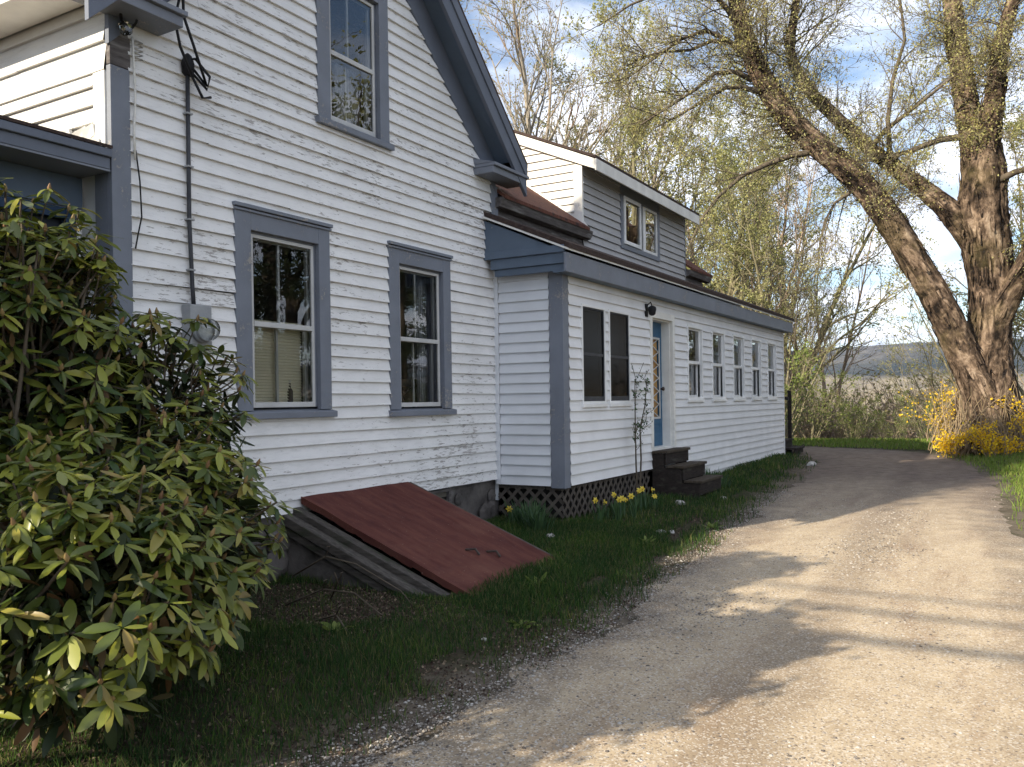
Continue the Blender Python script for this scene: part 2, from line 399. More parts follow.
def m_drive():
    t = NT('sandy_gravel'); v = t.coords(); vl = t.coords((1.6, .35, 1))
    big = t.noise(vl, 1.1, 5, .6, .3); mid = t.noise(v, 5, 6, .65); fin = t.noise(v, 75, 4, .75); vo = t.voro(v, 85); vo2 = t.voro(v, 110, 'F1', 'Color')
    c = t.mix(t.fstep(mid, .3, .7), (.345, .272, .185), (.475, .39, .275))
    br = t.math('MULTIPLY', t.fstep(t.math('ADD', big, t.math('MULTIPLY', t.math('SUBTRACT', mid, .5), .5)), .52, .70), .75)
    c = t.mix(br, c, (.225, .155, .10))
    c = t.mix(t.math('MULTIPLY', t.fstep(fin, .56, .70), .8), c, (.14, .11, .08))
    tk = t.n('ShaderNodeAttribute'); tk.attribute_name = 'ridge'
    tm = t.fstep(t.math('ADD', tk.outputs['Fac'], t.math('MULTIPLY', t.math('SUBTRACT', t.noise(v, 1.7, 7, .7, .3), .5), 1.5)), .45, .85)
    c = t.mix(t.math('MULTIPLY', tm, .55), c, t.mix(fin, (.12, .085, .055), (.30, .235, .165)))
    ea = t.n('ShaderNodeAttribute'); ea.attribute_name = 'edge'
    em = t.math('ADD', ea.outputs['Fac'], t.math('MULTIPLY', t.math('SUBTRACT', t.noise(v, 2.6, 7, .7, .4), .5), 1.7))
    c = t.mix(t.math('MULTIPLY', t.math('SUBTRACT', 1.0, t.fstep(em, .02, .62)), .9), c, t.mix(fin, (.07, .056, .043), (.25, .21, .165)))
    g = t.n('ShaderNodeSeparateColor'); t.link(vo2, g.inputs[0])
    c = t.mix(t.math('MULTIPLY', t.fstep(g.outputs[0], .80, .84), .5), c, (.58, .55, .50))
    c = t.mix(t.math('MULTIPLY', t.fstep(g.outputs[1], .86, .9), .55), c, (.12, .09, .07))
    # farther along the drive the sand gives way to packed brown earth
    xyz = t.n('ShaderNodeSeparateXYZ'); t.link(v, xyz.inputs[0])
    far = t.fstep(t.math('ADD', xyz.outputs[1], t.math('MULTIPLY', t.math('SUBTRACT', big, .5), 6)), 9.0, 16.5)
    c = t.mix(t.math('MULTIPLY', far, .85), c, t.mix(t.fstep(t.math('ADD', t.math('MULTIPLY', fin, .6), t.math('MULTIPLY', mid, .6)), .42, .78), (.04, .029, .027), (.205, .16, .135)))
    h = t.math('ADD', t.math('ADD', t.math('MULTIPLY', fin, .6), t.math('MULTIPLY', vo, -.25)), t.math('MULTIPLY', mid, .6))
    t.principled(c, .92, t.bump(h, .55, .008), .15); return t.done()
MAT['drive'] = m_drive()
MAT['gravel'] = None
def m_gravel():
    t = NT('loose_gravel'); isl = t.island()
    c = t.ramp(isl, [(0, (.10, .085, .075)), (.35, (.19, .165, .14)), (.7, (.30, .27, .235)), (1, (.44, .42, .39))])
    t.principled(c, .85, None, .2); return t.done()
MAT['gravel'] = m_gravel()

def m_hill():
    t = NT('wooded_hillside'); v = t.coords(); vx = t.coords((1, .6, 1))
    a = t.noise(vx, .006, 5); b = t.noise(v, .028, 8, .8)
    dec = t.mix(t.fstep(b, .40, .60), (.04, .044, .044), (.15, .135, .11))
    con = t.mix(t.fstep(b, .40, .60), (.008, .015, .014), (.022, .033, .03))
    c = t.mix(t.fstep(t.math('ADD', a, t.math('MULTIPLY', t.math('SUBTRACT', b, .5), .35)), .38, .50), dec, con)
    xyz = t.n('ShaderNodeSeparateXYZ'); t.link(v, xyz.inputs[0])
    lowm = t.fstep(t.math('ADD', xyz.outputs[2], t.math('MULTIPLY', t.math('SUBTRACT', t.noise(v, .012, 6, .7), .5), 50)), 30, 16)
    c = t.mix(lowm, c, t.mix(t.fstep(b, .38, .62), (.15, .125, .085), (.36, .30, .20)))
    t.principled(c, .95, t.bump(b, 1, 6), .05); return t.done()
MAT['hill'] = m_hill()

# ------------------------------------------------------------------ terrain
def sm(a, b, x):
    t = min(1, max(0, (x - a) / (b - a))); return t * t * (3 - 2 * t)
DL = [(-12, -2.9), (0, -2.75), (2.9, -2.62), (5, -2.48), (8, -2.68), (12, -3.0), (16, -3.3), (18.5, -3.6), (20.3, -4.2), (21.2, -5.4), (21.8, -8), (22.2, -14)]
DR = [(-12, 2.2), (0, 1.6), (8, .45), (10.8, .1), (16, -.22), (19, -.85), (21, -1.5), (22.3, -3.0), (23.2, -6), (23.8, -14)]
def interp(tab, y):
    if y <= tab[0][0]: return tab[0][1]
    for (a, b), (c, d) in zip(tab, tab[1:]):
        if y <= c: return b + (d - b) * (y - a) / (c - a)
    return tab[-1][1]
def gz(x, y):
    z = .017 * (min(max(y, -6), 25) - 4)
    if y > 25:
        d = y - 25
        z += -14 * sm(0, 110, d) - .10 * min(d, 12) * .5
    if y < 21:
        l = interp(DL, y)
        z += .085 * sm(l + .05, l - 1.3, x) * sm(-3, 1, y) * sm(22, 19, y)
        r = interp(DR, y); z += .10 * sm(r, r + 1.5, x)
    if y > 26: z += .35 * (mnoise.noise((x * .11, y * .11, 3.1)))
    z += .015 * mnoise.noise((x * .7, y * .7, .3)) + .006 * mnoise.noise((x * 3.1, y * 3.1, 1.3))
    return z

def ground():
    xs = np.concatenate([np.linspace(-4500, -300, 12), np.linspace(-250, -40, 16), np.linspace(-36, -9, 20), np.arange(-8.5, 3.01, .22), np.linspace(4, 30, 18), np.linspace(40, 300, 16), np.linspace(400, 4500, 12)])
    ys = np.concatenate([np.linspace(-4500, -60, 8), np.linspace(-50, -4, 12), np.arange(-3.5, 30, .25), np.linspace(31, 160, 50), np.linspace(180, 600, 16), np.linspace(800, 4500, 10)])
    V = [(x, y, gz(x, y)) for y in ys for x in xs]
    nx = len(xs); q = []
    for j in range(len(ys) - 1):
        for i in range(nx - 1):
            q.append((j * nx + i, j * nx + i + 1, (j + 1) * nx + i + 1, (j + 1) * nx + i))
    nb = NB(); nb.add(V, quads=q)
    o = nb.build('ground', MAT['ground'], smooth=True); tag(o, kind='structure')
    E_ = [abs(min(interp(DL, y) - x, 9)) if (x < (interp(DL, y) + interp(DR, y)) / 2) else abs(x - interp(DR, y)) for y in ys for x in xs]
    o.data.attributes.new('edge', 'FLOAT', 'POINT').data.foreach_set('value', np.array(E_, np.float32))
ground()

def driveway():
    ys = np.concatenate([np.arange(-12, -2, .5), np.arange(-2, 24.05, .12)]); nc = 40; V = []; q = []
    # parametrise across between the two edges; the far end swings left behind the house
    cl = []
    for y in ys:
        t = y
        l = interp(DL, y); r = interp(DR, y)
        l += .20 * mnoise.noise((y * .8, 7.7, 0)) + .16 * mnoise.noise((y * 3.1, 2.1, 0)) + .08 * mnoise.noise((y * 8.3, 5.1, 0)) - .05
        r += .16 * mnoise.noise((y * 1.1, 17.7, 0)) + .09 * mnoise.noise((y * 4.3, 12.1, 0))
        if y > 21.0 and l > r - .3: l = r - .3
        cl.append((l, r))
    ED = []; RG = []
    for j, y in enumerate(ys):
        l, r = cl[j]
        for i in range(nc + 1):
            x = l + (r - l) * i / nc; e = min(i, nc - i) / nc
            ED.append(min(x - l, r - x)); cx_ = -.95 - .04 * y; RG.append(math.exp(-((x - cx_) / .32) ** 2) + .7 * math.exp(-((x - cx_ - 1.25) / .3) ** 2))
            V.append((x, y, gz(x, y) - .002 + .010 * sm(0, .1, e) + .008 * mnoise.noise((x * 1.3, y * .5, 9)) * sm(0, .08, e)))
    for j in range(len(ys) - 1):
        for i in range(nc):
            q.append((j * (nc + 1) + i, j * (nc + 1) + i + 1, (j + 1) * (nc + 1) + i + 1, (j + 1) * (nc + 1) + i))
    nb = NB(); nb.add(V, quads=q)
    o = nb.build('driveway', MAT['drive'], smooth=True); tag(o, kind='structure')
    o.data.attributes.new('edge', 'FLOAT', 'POINT').data.foreach_set('value', np.array(ED, np.float32)); o.data.attributes.new('ridge', 'FLOAT', 'POINT').data.foreach_set('value', np.array(RG, np.float32))
driveway()

def hills():
    nb = NB()
    # (near spur, far ridge): rolling wooded ridges across the valley
    xs = np.linspace(-2600, 1600, 300); ys = np.linspace(260, 2600, 90)
    V = []
    for y in ys:
        for x in xs:
            z = -16
            z += 22 * sm(260, 520, y) * (.7 + .5 * mnoise.noise((x * .003, y * .003, 2)))
            z += (88 + 26 * mnoise.noise((x * .0011, .5, 4)) + 8 * mnoise.noise((x * .006, y * .004, 5))) * sm(700, 1700, y)
            z += 3.5 * mnoise.noise((x * .05, y * .05, 8)) + 2.5 * mnoise.noise((x * .13, y * .13, 18))
            V.append((x, y, z))
    nx = len(xs); q = [(j * nx + i, j * nx + i + 1, (j + 1) * nx + i + 1, (j + 1) * nx + i) for j in range(len(ys) - 1) for i in range(nx - 1)]
    nb.add(V, quads=q); o = nb.build('hills', MAT['hill']); tag(o, kind='structure')
hills()

# ------------------------------------------------------------------ FARMHOUSE
XA, XB, XD = -5.4, -4.48, -5.42
Y0, Y1, YE, YM = 3.73, 8.8, 19.7, 16.9
RY, RZ, SL = 6.265, 7.30, .97
house = empty('farmhouse', (XA, 6.2, 0), 'old white clapboard farmhouse with blue grey trim, long rear ell and dormer', 'house')
rng = np.random.default_rng(5)

def lap(mb, axis, plane, sgn, u0, u1, z0, z1, expo, holes=(), clip=None, joint=3.2, jit=.004):
    """overlapping clapboards as real wedges; axis 'X': wall lies at X=plane and u runs along Y"""
    def P(u, z, o):
        return (plane + sgn * o, u, z) if axis == 'X' else (u, plane + sgn * o, z)
    z = z0
    while z < z1 - 1e-4:
        zt = min(z + expo, z1)
        cuts = [z, zt] + [h for H in holes for h in H[2:4] if z + 1e-3 < h < zt - 1e-3]
        cuts = sorted(set(cuts))
        dz = rng.normal() * .0015
        for a, b in zip(cuts, cuts[1:]):
            zm = (a + b) / 2
            iv = [(u0, u1)]
            for H in holes:
                if H[2] < zm < H[3]:
                    nv = []
                    for s, e in iv:
                        if H[1] <= s or H[0] >= e: nv.append((s, e)); continue
                        if H[0] > s: nv.append((s, H[0]))
                        if H[1] < e: nv.append((H[1], e))
                    iv = nv
            for s, e in iv:
                # butt joints
                pts = [s]; c = s + rng.uniform(.6, joint)
                while c < e - .5: pts.append(c); c += rng.uniform(joint * .6, joint * 1.3)
                pts.append(e)
                for p, q in zip(pts, pts[1:]):
                    j0, j1 = rng.normal(size=2) * jit * .5
                    pa, qa, pb, qb = p, q, p, q
                    if clip:
                        la, ra = clip(a); lb, rb = clip(b)
                        pa, qa, pb, qb = max(p, la), min(q, ra), max(p, lb), min(q, rb)
                        if qa <= pa: continue
                        if qb < pb: pb = qb = (pb + qb) / 2; pb = qb = min(max(pb, pa), qa)
                    bot = a == z
                    oa = .027 * (1 - (a - z) / expo) + .002; ob = .027 * (1 - (b - z) / expo) + .002
                    za0, za1 = (a + dz + j0, a + dz + j1) if bot else (a, a)
                    n = max(1, int((qa - pa) / .9))
                    n0 = len(mb.v)
                    for i in range(n + 1):
                        f = i / n; w = (rng.normal() * .0013 if (bot and 0 < i < n) else 0)
                        mb.v.append(P(pa + (qa - pa) * f, za0 + (za1 - za0) * f + w, oa))
                        mb.v.append(P(pb + (qb - pb) * f, b + .002, ob))
                        if bot: mb.v.append(P(pa + (qa - pa) * f, za0 + (za1 - za0) * f + w, -.004))
                    k = 3 if bot else 2
                    for i in range(n):
                        A = n0 + i * k; B = A + k
                        mb.f.append((A, B, B + 1, A + 1)); mb.m.append(0)
                        if bot: mb.f.append((A + 2, B + 2, B, A)); mb.m.append(0)
        z = zt

# openings (outer casing rectangles): y0,y1,z0,z1
W1 = (4.80, 5.90, 1.49, 3.235); W2 = (6.76, 7.84, 1.47, 3.22); W3 = (5.78, 6.80, 4.14, 5.75)
mb = MB()
lap(mb, 'X', XA, 1, Y0 + .13, Y1, .66, 6.9, .1145, [W1, W2, W3], clip=lambda z: (RY - (6.86 - z) / SL, RY + (6.86 - z) / SL), jit=.006)
mb.build('gable_wall', MAT['clap_old'], house)
# foundation under the gable, with a small cellar window beside the bulkhead
mb = MB()
mb.box((XA - .5, Y0, -.1), (XA - .04, 7.25, .66)); mb.box((XA - .5, 7.85, -.1), (XA - .04, Y1 + .1, .66)); mb.box((XA - .5, 7.25, -.1), (XA - .04, 7.85, .30))
r2 = np.random.default_rng(3)
for k in range(34):
    y = r2.uniform(4.9, 8.85); z = r2.uniform(.18, .58)
    if 7.2 < y < 7.9 and z > .25: continue
    s = r2.uniform(.07, .16)
    bmv = []
    mb.lathe([(s * .3, 0), (s * .9, s * .15), (s, s * .4), (s * .6, s * .6)], (XA - .05, y, z), 'X', 7)
mb.build('foundation', MAT['stone'], house)
mb = MB()
mb.box((XA - .05, 7.25, .30), (XA - .01, 7.29, .64)); mb.box((XA - .05, 7.52, .30), (XA - .01, 7.56, .64)); mb.box((XA - .05, 7.81, .30), (XA - .01, 7.85, .64)); mb.box((XA - .05, 7.29, .61), (XA - .012, 7.81, .64))
cw = mb.build('cellar_window', MAT['gutter_wood'], house)
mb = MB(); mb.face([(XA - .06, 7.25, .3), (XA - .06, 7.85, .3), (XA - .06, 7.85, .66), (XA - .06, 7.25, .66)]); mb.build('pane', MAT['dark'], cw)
# corner board, frieze and sheathing of the front
mb = MB()
mb.box((XA - .02, Y0 - .012, .5), (XA + .028, Y0 + .14, 3.98)); mb.build('corner_board', MAT['trim'], house, .004)
mb = MB()
mb.box((XA - .02, Y0 - .010, 3.985), (XA + .024, Y0 + .15, 4.31))
mb.build('corner_cap', MAT['gutter_wood'], house, .004)
mb = MB()   # small return of the front wall beside the porch, in trim paint
mb.box((XA - .17, Y0 - .010, .5), (XA - .024, Y0 + .02, 3.30)); mb.build('corner_pilaster', MAT['trim'], house, .004)
mb = MB()
lap(mb, 'Y', Y0, -1, -12, XA - .15, 3.34, 3.95, .128)
lap(mb, 'Y', Y0, -1, -12, XA - .022, 3.95, 4.44, .20, joint=9)
mb.build('front_wall', MAT['clap_front'], house)
mb = MB()
mb.box((XA - .15, Y0 - .026, 3.36), (XA - .022, Y0, 3.945)); mb.build('front_corner_board', MAT['trim_white'], house, .004)
# broken clapboard ends low on the front wall
mb = MB()
for k in range(16):
    x = XA - .2 - r2.uniform(0, .75); z = 3.40 + r2.uniform(0, .13)
    w = r2.uniform(.08, .22); h = r2.uniform(.03, .09); tl = r2.uniform(-.04, .04)
    mb.hexa([(x, Y0 - .03, z), (x + w, Y0 - .03, z + tl), (x + w, Y0 - .018, z + tl), (x, Y0 - .018, z), (x, Y0 - .05 - r2.uniform(0, .02), z + h), (x + w, Y0 - .045, z + h + tl), (x + w, Y0 - .02, z + h + tl), (x, Y0 - .02, z + h)])
mb.build('broken_clapboard', MAT['clap_front'], house)
# unseen sides, floors and partition: plain sheathing so the shell is closed
mb = MB()
mb.box((-12.1, Y0, 0), (-12, Y1, 4.3)); mb.box((-12, Y1 + .03, .4), (XA, Y1 + .05, 4.3)); mb.box((-12, Y0 + .01, .0), (XA - .1, Y0 + .05, 4.5))
mb.prism([(-12.05, Y0, 4.3), (-12.05, Y1, 4.3), (-12.05, RY, 6.9)], (.06, 0, 0))
mb.build('rear_wall', MAT['clap_end'], house)
mb = MB()
mb.box((-8.6, Y0 + .06, .6), (-8.5, Y1, 6.3)); mb.box((-12, Y0 + .06, .55), (XA - .05, Y1, .62)); mb.box((-12, Y0 + .06, 3.55), (XA - .05, Y1, 3.66)); mb.box((-12, 6.30, .62), (XA - .06, 6.36, 3.5))
mb.build('room_partition', MAT['room'], house)
# ---- main roof
EV = 9.15 - RY
def roofz(y): return RZ - SL * abs(y - RY)
mb = MB()
for s in (-1, 1):
    ye = RY + s * EV
    mb.prism([(-5.1, RY, RZ), (-5.1, ye, roofz(ye)), (-5.1, ye, roofz(ye) - .05), (-5.1, RY, RZ - .05)], (-7.2, 0, 0))
roof = mb.build('main_roof', MAT['shingle_dark'], house)
# rake: fascia in two steps, soffit, frieze on the wall
for s in (-1, 1):
    ye = RY + s * (EV - .01)
    def band(x0, x1, top, bot, y_end, y_start=RY):
        m_ = MB(); z = lambda y, off: RZ - SL * abs(y - RY) - off
        m_.prism([(x0, y_start, z(y_start, top)), (x0, y_end, z(y_end, top)), (x0, y_end, z(y_end, bot)), (x0, y_start, z(y_start, bot))], (x1 - x0, 0, 0)); return m_
    band(-5.125, -5.095, .052, .20, ye).build('rake_crown', MAT['rake'], roof, .004)
    band(-5.155, -5.112, .20, .41, ye).build('rake_fascia', MAT['rake'], roof, .004)
    band(-5.41, -5.156, .30, .33, RY + s * (EV - .3)).build('rake_soffit', MAT['trim_dark'], roof)
    band(XA - .01, XA + .035, .332, .70, RY + s * 2.56).build('rake_frieze', MAT['rake'], roof, .004)
# cornice returns at the two gable corners
for (ya, yb, dz) in ((3.36, 4.13, .12), (8.37, 9.15, .035)):
    mb = MB()
    mb.box((XA + .002, ya, 4.20 + dz), (-5.12, yb, 4.275 + dz)); mb.box((XA + .002, ya, 4.278 + dz), (-5.09, yb + .02, 4.315 + dz))
    mb.hexa([(XA + .002, ya, 4.318 + dz), (-5.11, ya, 4.318 + dz), (-5.11, yb, 4.318 + dz), (XA + .002, yb, 4.318 + dz), (XA + .002, ya, 4.39 + dz), (XA + .02, ya, 4.39 + dz), (XA + .02, yb - .02, 4.39 + dz), (XA + .002, yb - .02, 4.39 + dz)])
    mb.build('cornice_return', MAT['trim'], roof, .005)
# front eave: soffit, fascia and gutter, frieze
mb = MB()
mb.box((-12, 3.385, 4.44), (-5.125, Y0 - .03, 4.46)); mb.build('soffit', MAT['trim_white'], roof)
mb = MB(); mb.box((-12, 3.36, 4.42), (-5.13, 3.384, 4.50)); mb.build('fascia', MAT['trim_white'], roof, .004)
mb = MB(); mb.box((-12, 9.12, 4.34), (-5.13, 9.15, 4.47)); mb.box((-12, Y1 + .05, 4.34), (-5.43, 9.12, 4.37)); mb.build('fascia', MAT['trim'], roof, .004)
# small brown bracket board under the right return, down to the shed roof
mb = MB(); mb.box((XA - .1, Y1 - .07, 3.76), (XA + .03, Y1 + .08, 4.195)); mb.build('corner_board', MAT['trim'], house, .004)

# ---- windows
def old_window(W, label=None, second=False):
    y0, y1, z0, z1 = W; yc = (y0 + y1) / 2
    c = .165; hd = .20; T = .03
    mb = MB()
    mb.box((XA - .02, y0, z0 + .06), (XA + T, y0 + c, z1 - .04)); mb.box((XA - .02, y1 - c * .86, z0 + .06), (XA + T, y1, z1 - .04))
    mb.box((XA - .02, y0 + c, z1 - hd), (XA + T - .002, y1 - c * .86, z1 - .042))
    # inner stops
    ya, yb, za, zb = y0 + c, y1 - c * .86, z0 + .085, z1 - hd
    mb.box((XA - .10, ya - .02, za), (XA - .021, ya + .028, zb)); mb.box((XA - .10, yb - .028, za), (XA - .021, yb + .02, zb)); mb.box((XA - .10, ya + .028, zb - .02), (XA - .021, yb - .028, zb + .02))
    w = mb.build('window', MAT['trim'], house, .004)
    if label: w['label'] = label
    mb = MB(); mb.box((XA - .02, y0 - .02, z1 - .032), (XA + .058, y1 + .02, z1)); mb.box((XA - .02, y0 - .015, z1 - .06), (XA + .045, y1 + .015, z1 - .0385)); mb.build('head_cap', MAT['trim'], w, .005)
    mb = MB(); mb.hexa([(XA - .12, y0 - .03, z0), (XA + .07, y0 - .03, z0 - .01), (XA + .07, y1 + .03, z0 - .01), (XA - .12, y1 + .03, z0), (XA - .12, y0 - .03, z0 + .08), (XA + .07, y0 - .03, z0 + .045), (XA + .07, y1 + .03, z0 + .045), (XA - .12, y1 + .03, z0 + .08)])
    mb.build('sill', MAT['trim'], w, .005)
    ya += .028; yb -= .028; zb -= .02; zm = za + (zb - za) * .485
    # storm frame in front
    f = .03
    mb = MB(); xs, xe = XA - .035, XA - .012
    mb.box((xs, ya, za), (xe, ya + f, zb)); mb.box((xs, yb - f, za), (xe, yb, zb)); mb.box((xs, ya + f, zb - f), (xe, yb - f, zb)); mb.box((xs, ya + f, za), (xe, yb - f, za + .045)); mb.box((xs, ya + f, zm - .022), (xe + .004, yb - f, zm + .022))
    mb.build('storm_frame', MAT['sash'], w, .003)
    xg = XA - .026
    for a, b in ((za + .045, zm - .022), (zm + .022, zb - f)):
        mb = MB(); mb.face([(xg, ya + f, a), (xg, yb - f, a), (xg, yb - f, b), (xg, ya + f, b)]); mb.build('pane', MAT['glass'], w)
    mb = MB(); xs, xe = XA - .095, XA - .065; ym = (ya + yb) / 2
    for off, a, b in ((0, zm - .02, zb), (-.032, za, zm + .02)):
        mb.box((xs + off, ya, a), (xe + off, ya + .04, b)); mb.box((xs + off, yb - .04, a), (xe + off, yb, b)); mb.box((xs + off, ya + .04, b - .04), (xe + off, yb - .04, b)); mb.box((xs + off, ya + .04, a), (xe + off, yb - .04, a + .04)); mb.box((xs + off + .004, ym - .012, a + .04), (xe + off - .004, ym + .012, b - .04))
    mb.build('inner_sash', MAT['sash'], w, .002)
    return w, (ya, yb, za, zb, zm)
w1, g1 = old_window(W1); w2, g2 = old_window(W2); w3, g3 = old_window(W3)

# things seen through those windows
ya, yb, za, zb, zm = g1
mb = MB()
n = 26
for k in range(n):
    z = za + .05 + (zm - za - .03) * k / n
    mb.hexa([(XA - .160, ya + .03, z), (XA - .145, ya + .03, z - .012), (XA - .145, yb - .03, z - .012), (XA - .160, yb - .03, z), (XA - .160, ya + .03, z + .004), (XA - .145, ya + .03, z - .008), (XA - .145, yb - .03, z - .008), (XA - .160, yb - .03, z + .004)])
    mb.box((XA - .163, ya + .03, z - .004), (XA - .159, yb - .03, z + .027))
mb.box((XA - .175, ya + .02, zm + .01), (XA - .14, yb - .02, zm + .05))
bl = mb.build('window_blind', MAT['blind'], None, 0, loc=(XA - .2, ya, za)); tag(bl, 'beige slatted blind drawn over the lower half of the big left ground floor window', 'blind')
bt = empty('bottle', (XA - .17, yb - .18, za + .01), 'small dark bottle standing on the inner ledge before the beige blind', 'bottle')
mb = MB(); mb.lathe([(.028, 0), (.03, .01), (.03, .13), (.012, .165), (.012, .2)], (XA - .16, yb - .17, za + .012), 'Z', 12); mb.build('body', MAT['iron'], bt, smooth=True)
mb = MB(); mb.lathe([(.014, .2), (.014, .225)], (XA - .16, yb - .17, za + .012), 'Z', 12); mb.build('cap', MAT['rope'], bt)
def curtain(x, ya, yb, za, zb, mat, name, label, group=None, amp=.025):
    mb = MB(); n = 40; rr = np.random.default_rng(int(ya * 100)); ph = rr.uniform(0, 6)
    row = []
    for j in range(5):
        z = za + (zb - za) * j / 4
        row.append([(x + amp * math.sin(ph + i * 1.05 + .2 * math.sin(j)) + .006 * math.sin(i * 2.3), ya + (yb - ya) * i / n, z) for i in range(n + 1)])
    base = len(mb.v)
    for r_ in row: mb.v += r_
    for j in range(4):
        for i in range(n):
            a = base + j * (n + 1) + i; mb.f.append((a, a + 1, a + n + 2, a + n + 1)); mb.m.append(0)
    o = mb.build(name, mat, None, smooth=True, loc=(x, ya, za))
    md = o.modifiers.new('Solidify', 'SOLIDIFY'); md.thickness = .003
    return tag(o, label, 'curtain', group)
ya, yb, za, zb, zm = g3
curtain(XA - .26, ya + (yb - ya) * .52, yb + .05, za - .1, zm + .06, MAT['curtain_dim'], 'curtain', 'pale curtain gathered to the right behind the upstairs gable window')
ya, yb, za, zb, zm = g2
curtain(XA - .22, yb - .12, yb + .10, za - .1, zb, MAT['curtain_dim'], 'curtain', 'grey curtain edge hanging right inside the ground floor window with the chair')
ch = empty('chair', (XA - .45, (ya + yb) / 2, .62), 'dark wooden chair seen through the ground floor window nearest the ell', 'chair')
yc = (ya + yb) / 2 + .08; h = 1.86
mb = MB(); mb.box((XA - .75, yc - .22, 1.05), (XA - .33, yc + .22, 1.09)); mb.build('seat', MAT['chair_wood'], ch, .006)
mb = MB()
mb.tube([(XA - .34, yc - .2, 1.09), (XA - .30, yc - .2, h)], .018); mb.tube([(XA - .34, yc + .2, 1.09), (XA - .30, yc + .2, h)], .018)
mb.box((XA - .315, yc - .22, h - .09), (XA - .29, yc + .22, h)); mb.box((XA - .32, yc - .2, 1.58), (XA - .30, yc + .2, 1.62))
mb.tube([(XA - .32, yc - .18, 1.60), (XA - .30, yc + .18, h - .08)], .012, 6); mb.tube([(XA - .33, yc, 1.1), (XA - .305, yc, h - .08)], .011, 6)
mb.build('backrest', MAT['chair_wood'], ch)
for sx in (-.72, -.36):
    for sy in (-.2, .2):
        mb = MB(); mb.tube([(XA + sx, yc + sy, .63), (XA + sx, yc + sy, 1.05)], .018); mb.build('leg', MAT['chair_wood'], ch)

# ---- porch wing on the front (only its edge shows at the left)
mb = MB()
mb.box((-9, .9, 3.225), (-5.362, Y0 - .03, 3.238)); mb.build('porch_soffit', MAT['trim'], house)
mb = MB(); mb.box((-5.42, .85, 3.32), (-5.335, Y0 - .032, 3.376)); mb.box((-5.40, .87, 3.24), (-5.36, Y0 - .032, 3.318)); mb.build('porch_fascia', MAT['rake'], house, .005)
mb = MB(); mb.prism([(-5.33, .8, 3.378), (-5.33, .8, 3.40), (-7.2, .8, 4.02), (-7.2, .8, 3.99)], (0, Y0 - .83, 0)); mb.prism([(-9.1, .8, 3.378), (-9.1, .8, 3.40), (-7.2, .8, 4.022), (-7.2, .8, 3.99)], (0, Y0 - .83, 0)); mb.build('porch_roof', MAT['shingle_dark'], house)
DW = (2.75, 3.66, .9, 3.0)
mb = MB(); lap(mb, 'X', -5.72, 1, .95, Y0 - .03, .7, 3.24, .125, [DW]); mb.build('porch_wall', MAT['clap_old'], house); mb = MB(); mb.box((-5.72, .95, 3.005), (-5.68, Y0 - .03, 3.222)); mb.build('porch_shade_board', MAT['trim_dark'], house, .004)  # dark board stands in for the shadow on the wall above the door
mb = MB(); mb.box((-9, .95, .6), (-5.75, 1.0, 4.0)); mb.box((-5.9, .95, .62), (-5.76, Y0 - .04, .72)); mb.build('porch_end_wall', MAT['clap_end'], house)
mb = MB(); mb.box((-5.80, 2.80, .72), (-5.76, 3.60, 2.93)); dr = mb.build('porch_door', MAT['door_dark'], house, .004)
mb = MB(); mb.box((-5.76, 2.75, .72), (-5.69, 2.82, 3.0)); mb.box((-5.76, 3.58, .72), (-5.69, 3.66, 3.0)); mb.box((-5.76, 2.82, 2.92), (-5.692, 3.58, 3.0)); mb.build('door_frame', MAT['jamb_blue'], dr, .004)
mb = MB(); mb.box((-9, .95, 0), (-5.75, Y0 - .03, .6)); mb.build('porch_base', MAT['stone'], house)

# ---- ELL: end wall, long wall, shed eave, roofs, dormer
mb = MB(); lap(mb, 'Y', Y1, -1, XA + .075, XB - .165, .60, 3.22, .121, joint=5, jit=.001); mb.build('end_wall', MAT['clap_end'], house)
mb = MB(); mb.box((XA + .005, Y1 - .03, .60), (XA + .07, Y1 + .01, 3.2)); mb.build('end_corner_strip', MAT['clap_end'], house, .003)
mb = MB(); mb.box((XB - .16, Y1 - .028, .58), (XB + .022, Y1 + .0, 3.2)); mb.box((XB - .03, Y1 + .0005, .58), (XB + .0225, Y1 + .12, 3.2)); mb.build('end_corner_board', MAT['trim'], house, .004)
WP = [(9.26, 9.95, 1.52, 2.76), (10.06, 10.75, 1.52, 2.76)]
DO = (11.50, 12.52, .84, 2.87)
W5 = [(13.12 + 1.277 * k, 13.88 + 1.277 * k, 1.55, 2.775) for k in range(5)]
mb = MB()
lap(mb, 'X', XB, 1, Y1 + .125, YE - .06, .60, 3.05, .1245, WP + [DO] + W5, joint=3.6, jit=.001)
mb.build('ell_wall', MAT['clap_new'], house)
mb = MB(); mb.box((XB - .02, YE - .06, .3), (XB + .024, YE + .02, 3.05)); mb.build('ell_corner_board', MAT['clap_new'], house, .003)
mb = MB(); mb.box((XB - .06, 13.0, .1), (XB - .005, YE, .6)); lap(mb, 'X', XB - .004, 1, 12.56, YE - .06, .35, .60, .1245, joint=3.6, jit=.001); mb.build('sill_boards', MAT['clap_new'], house)
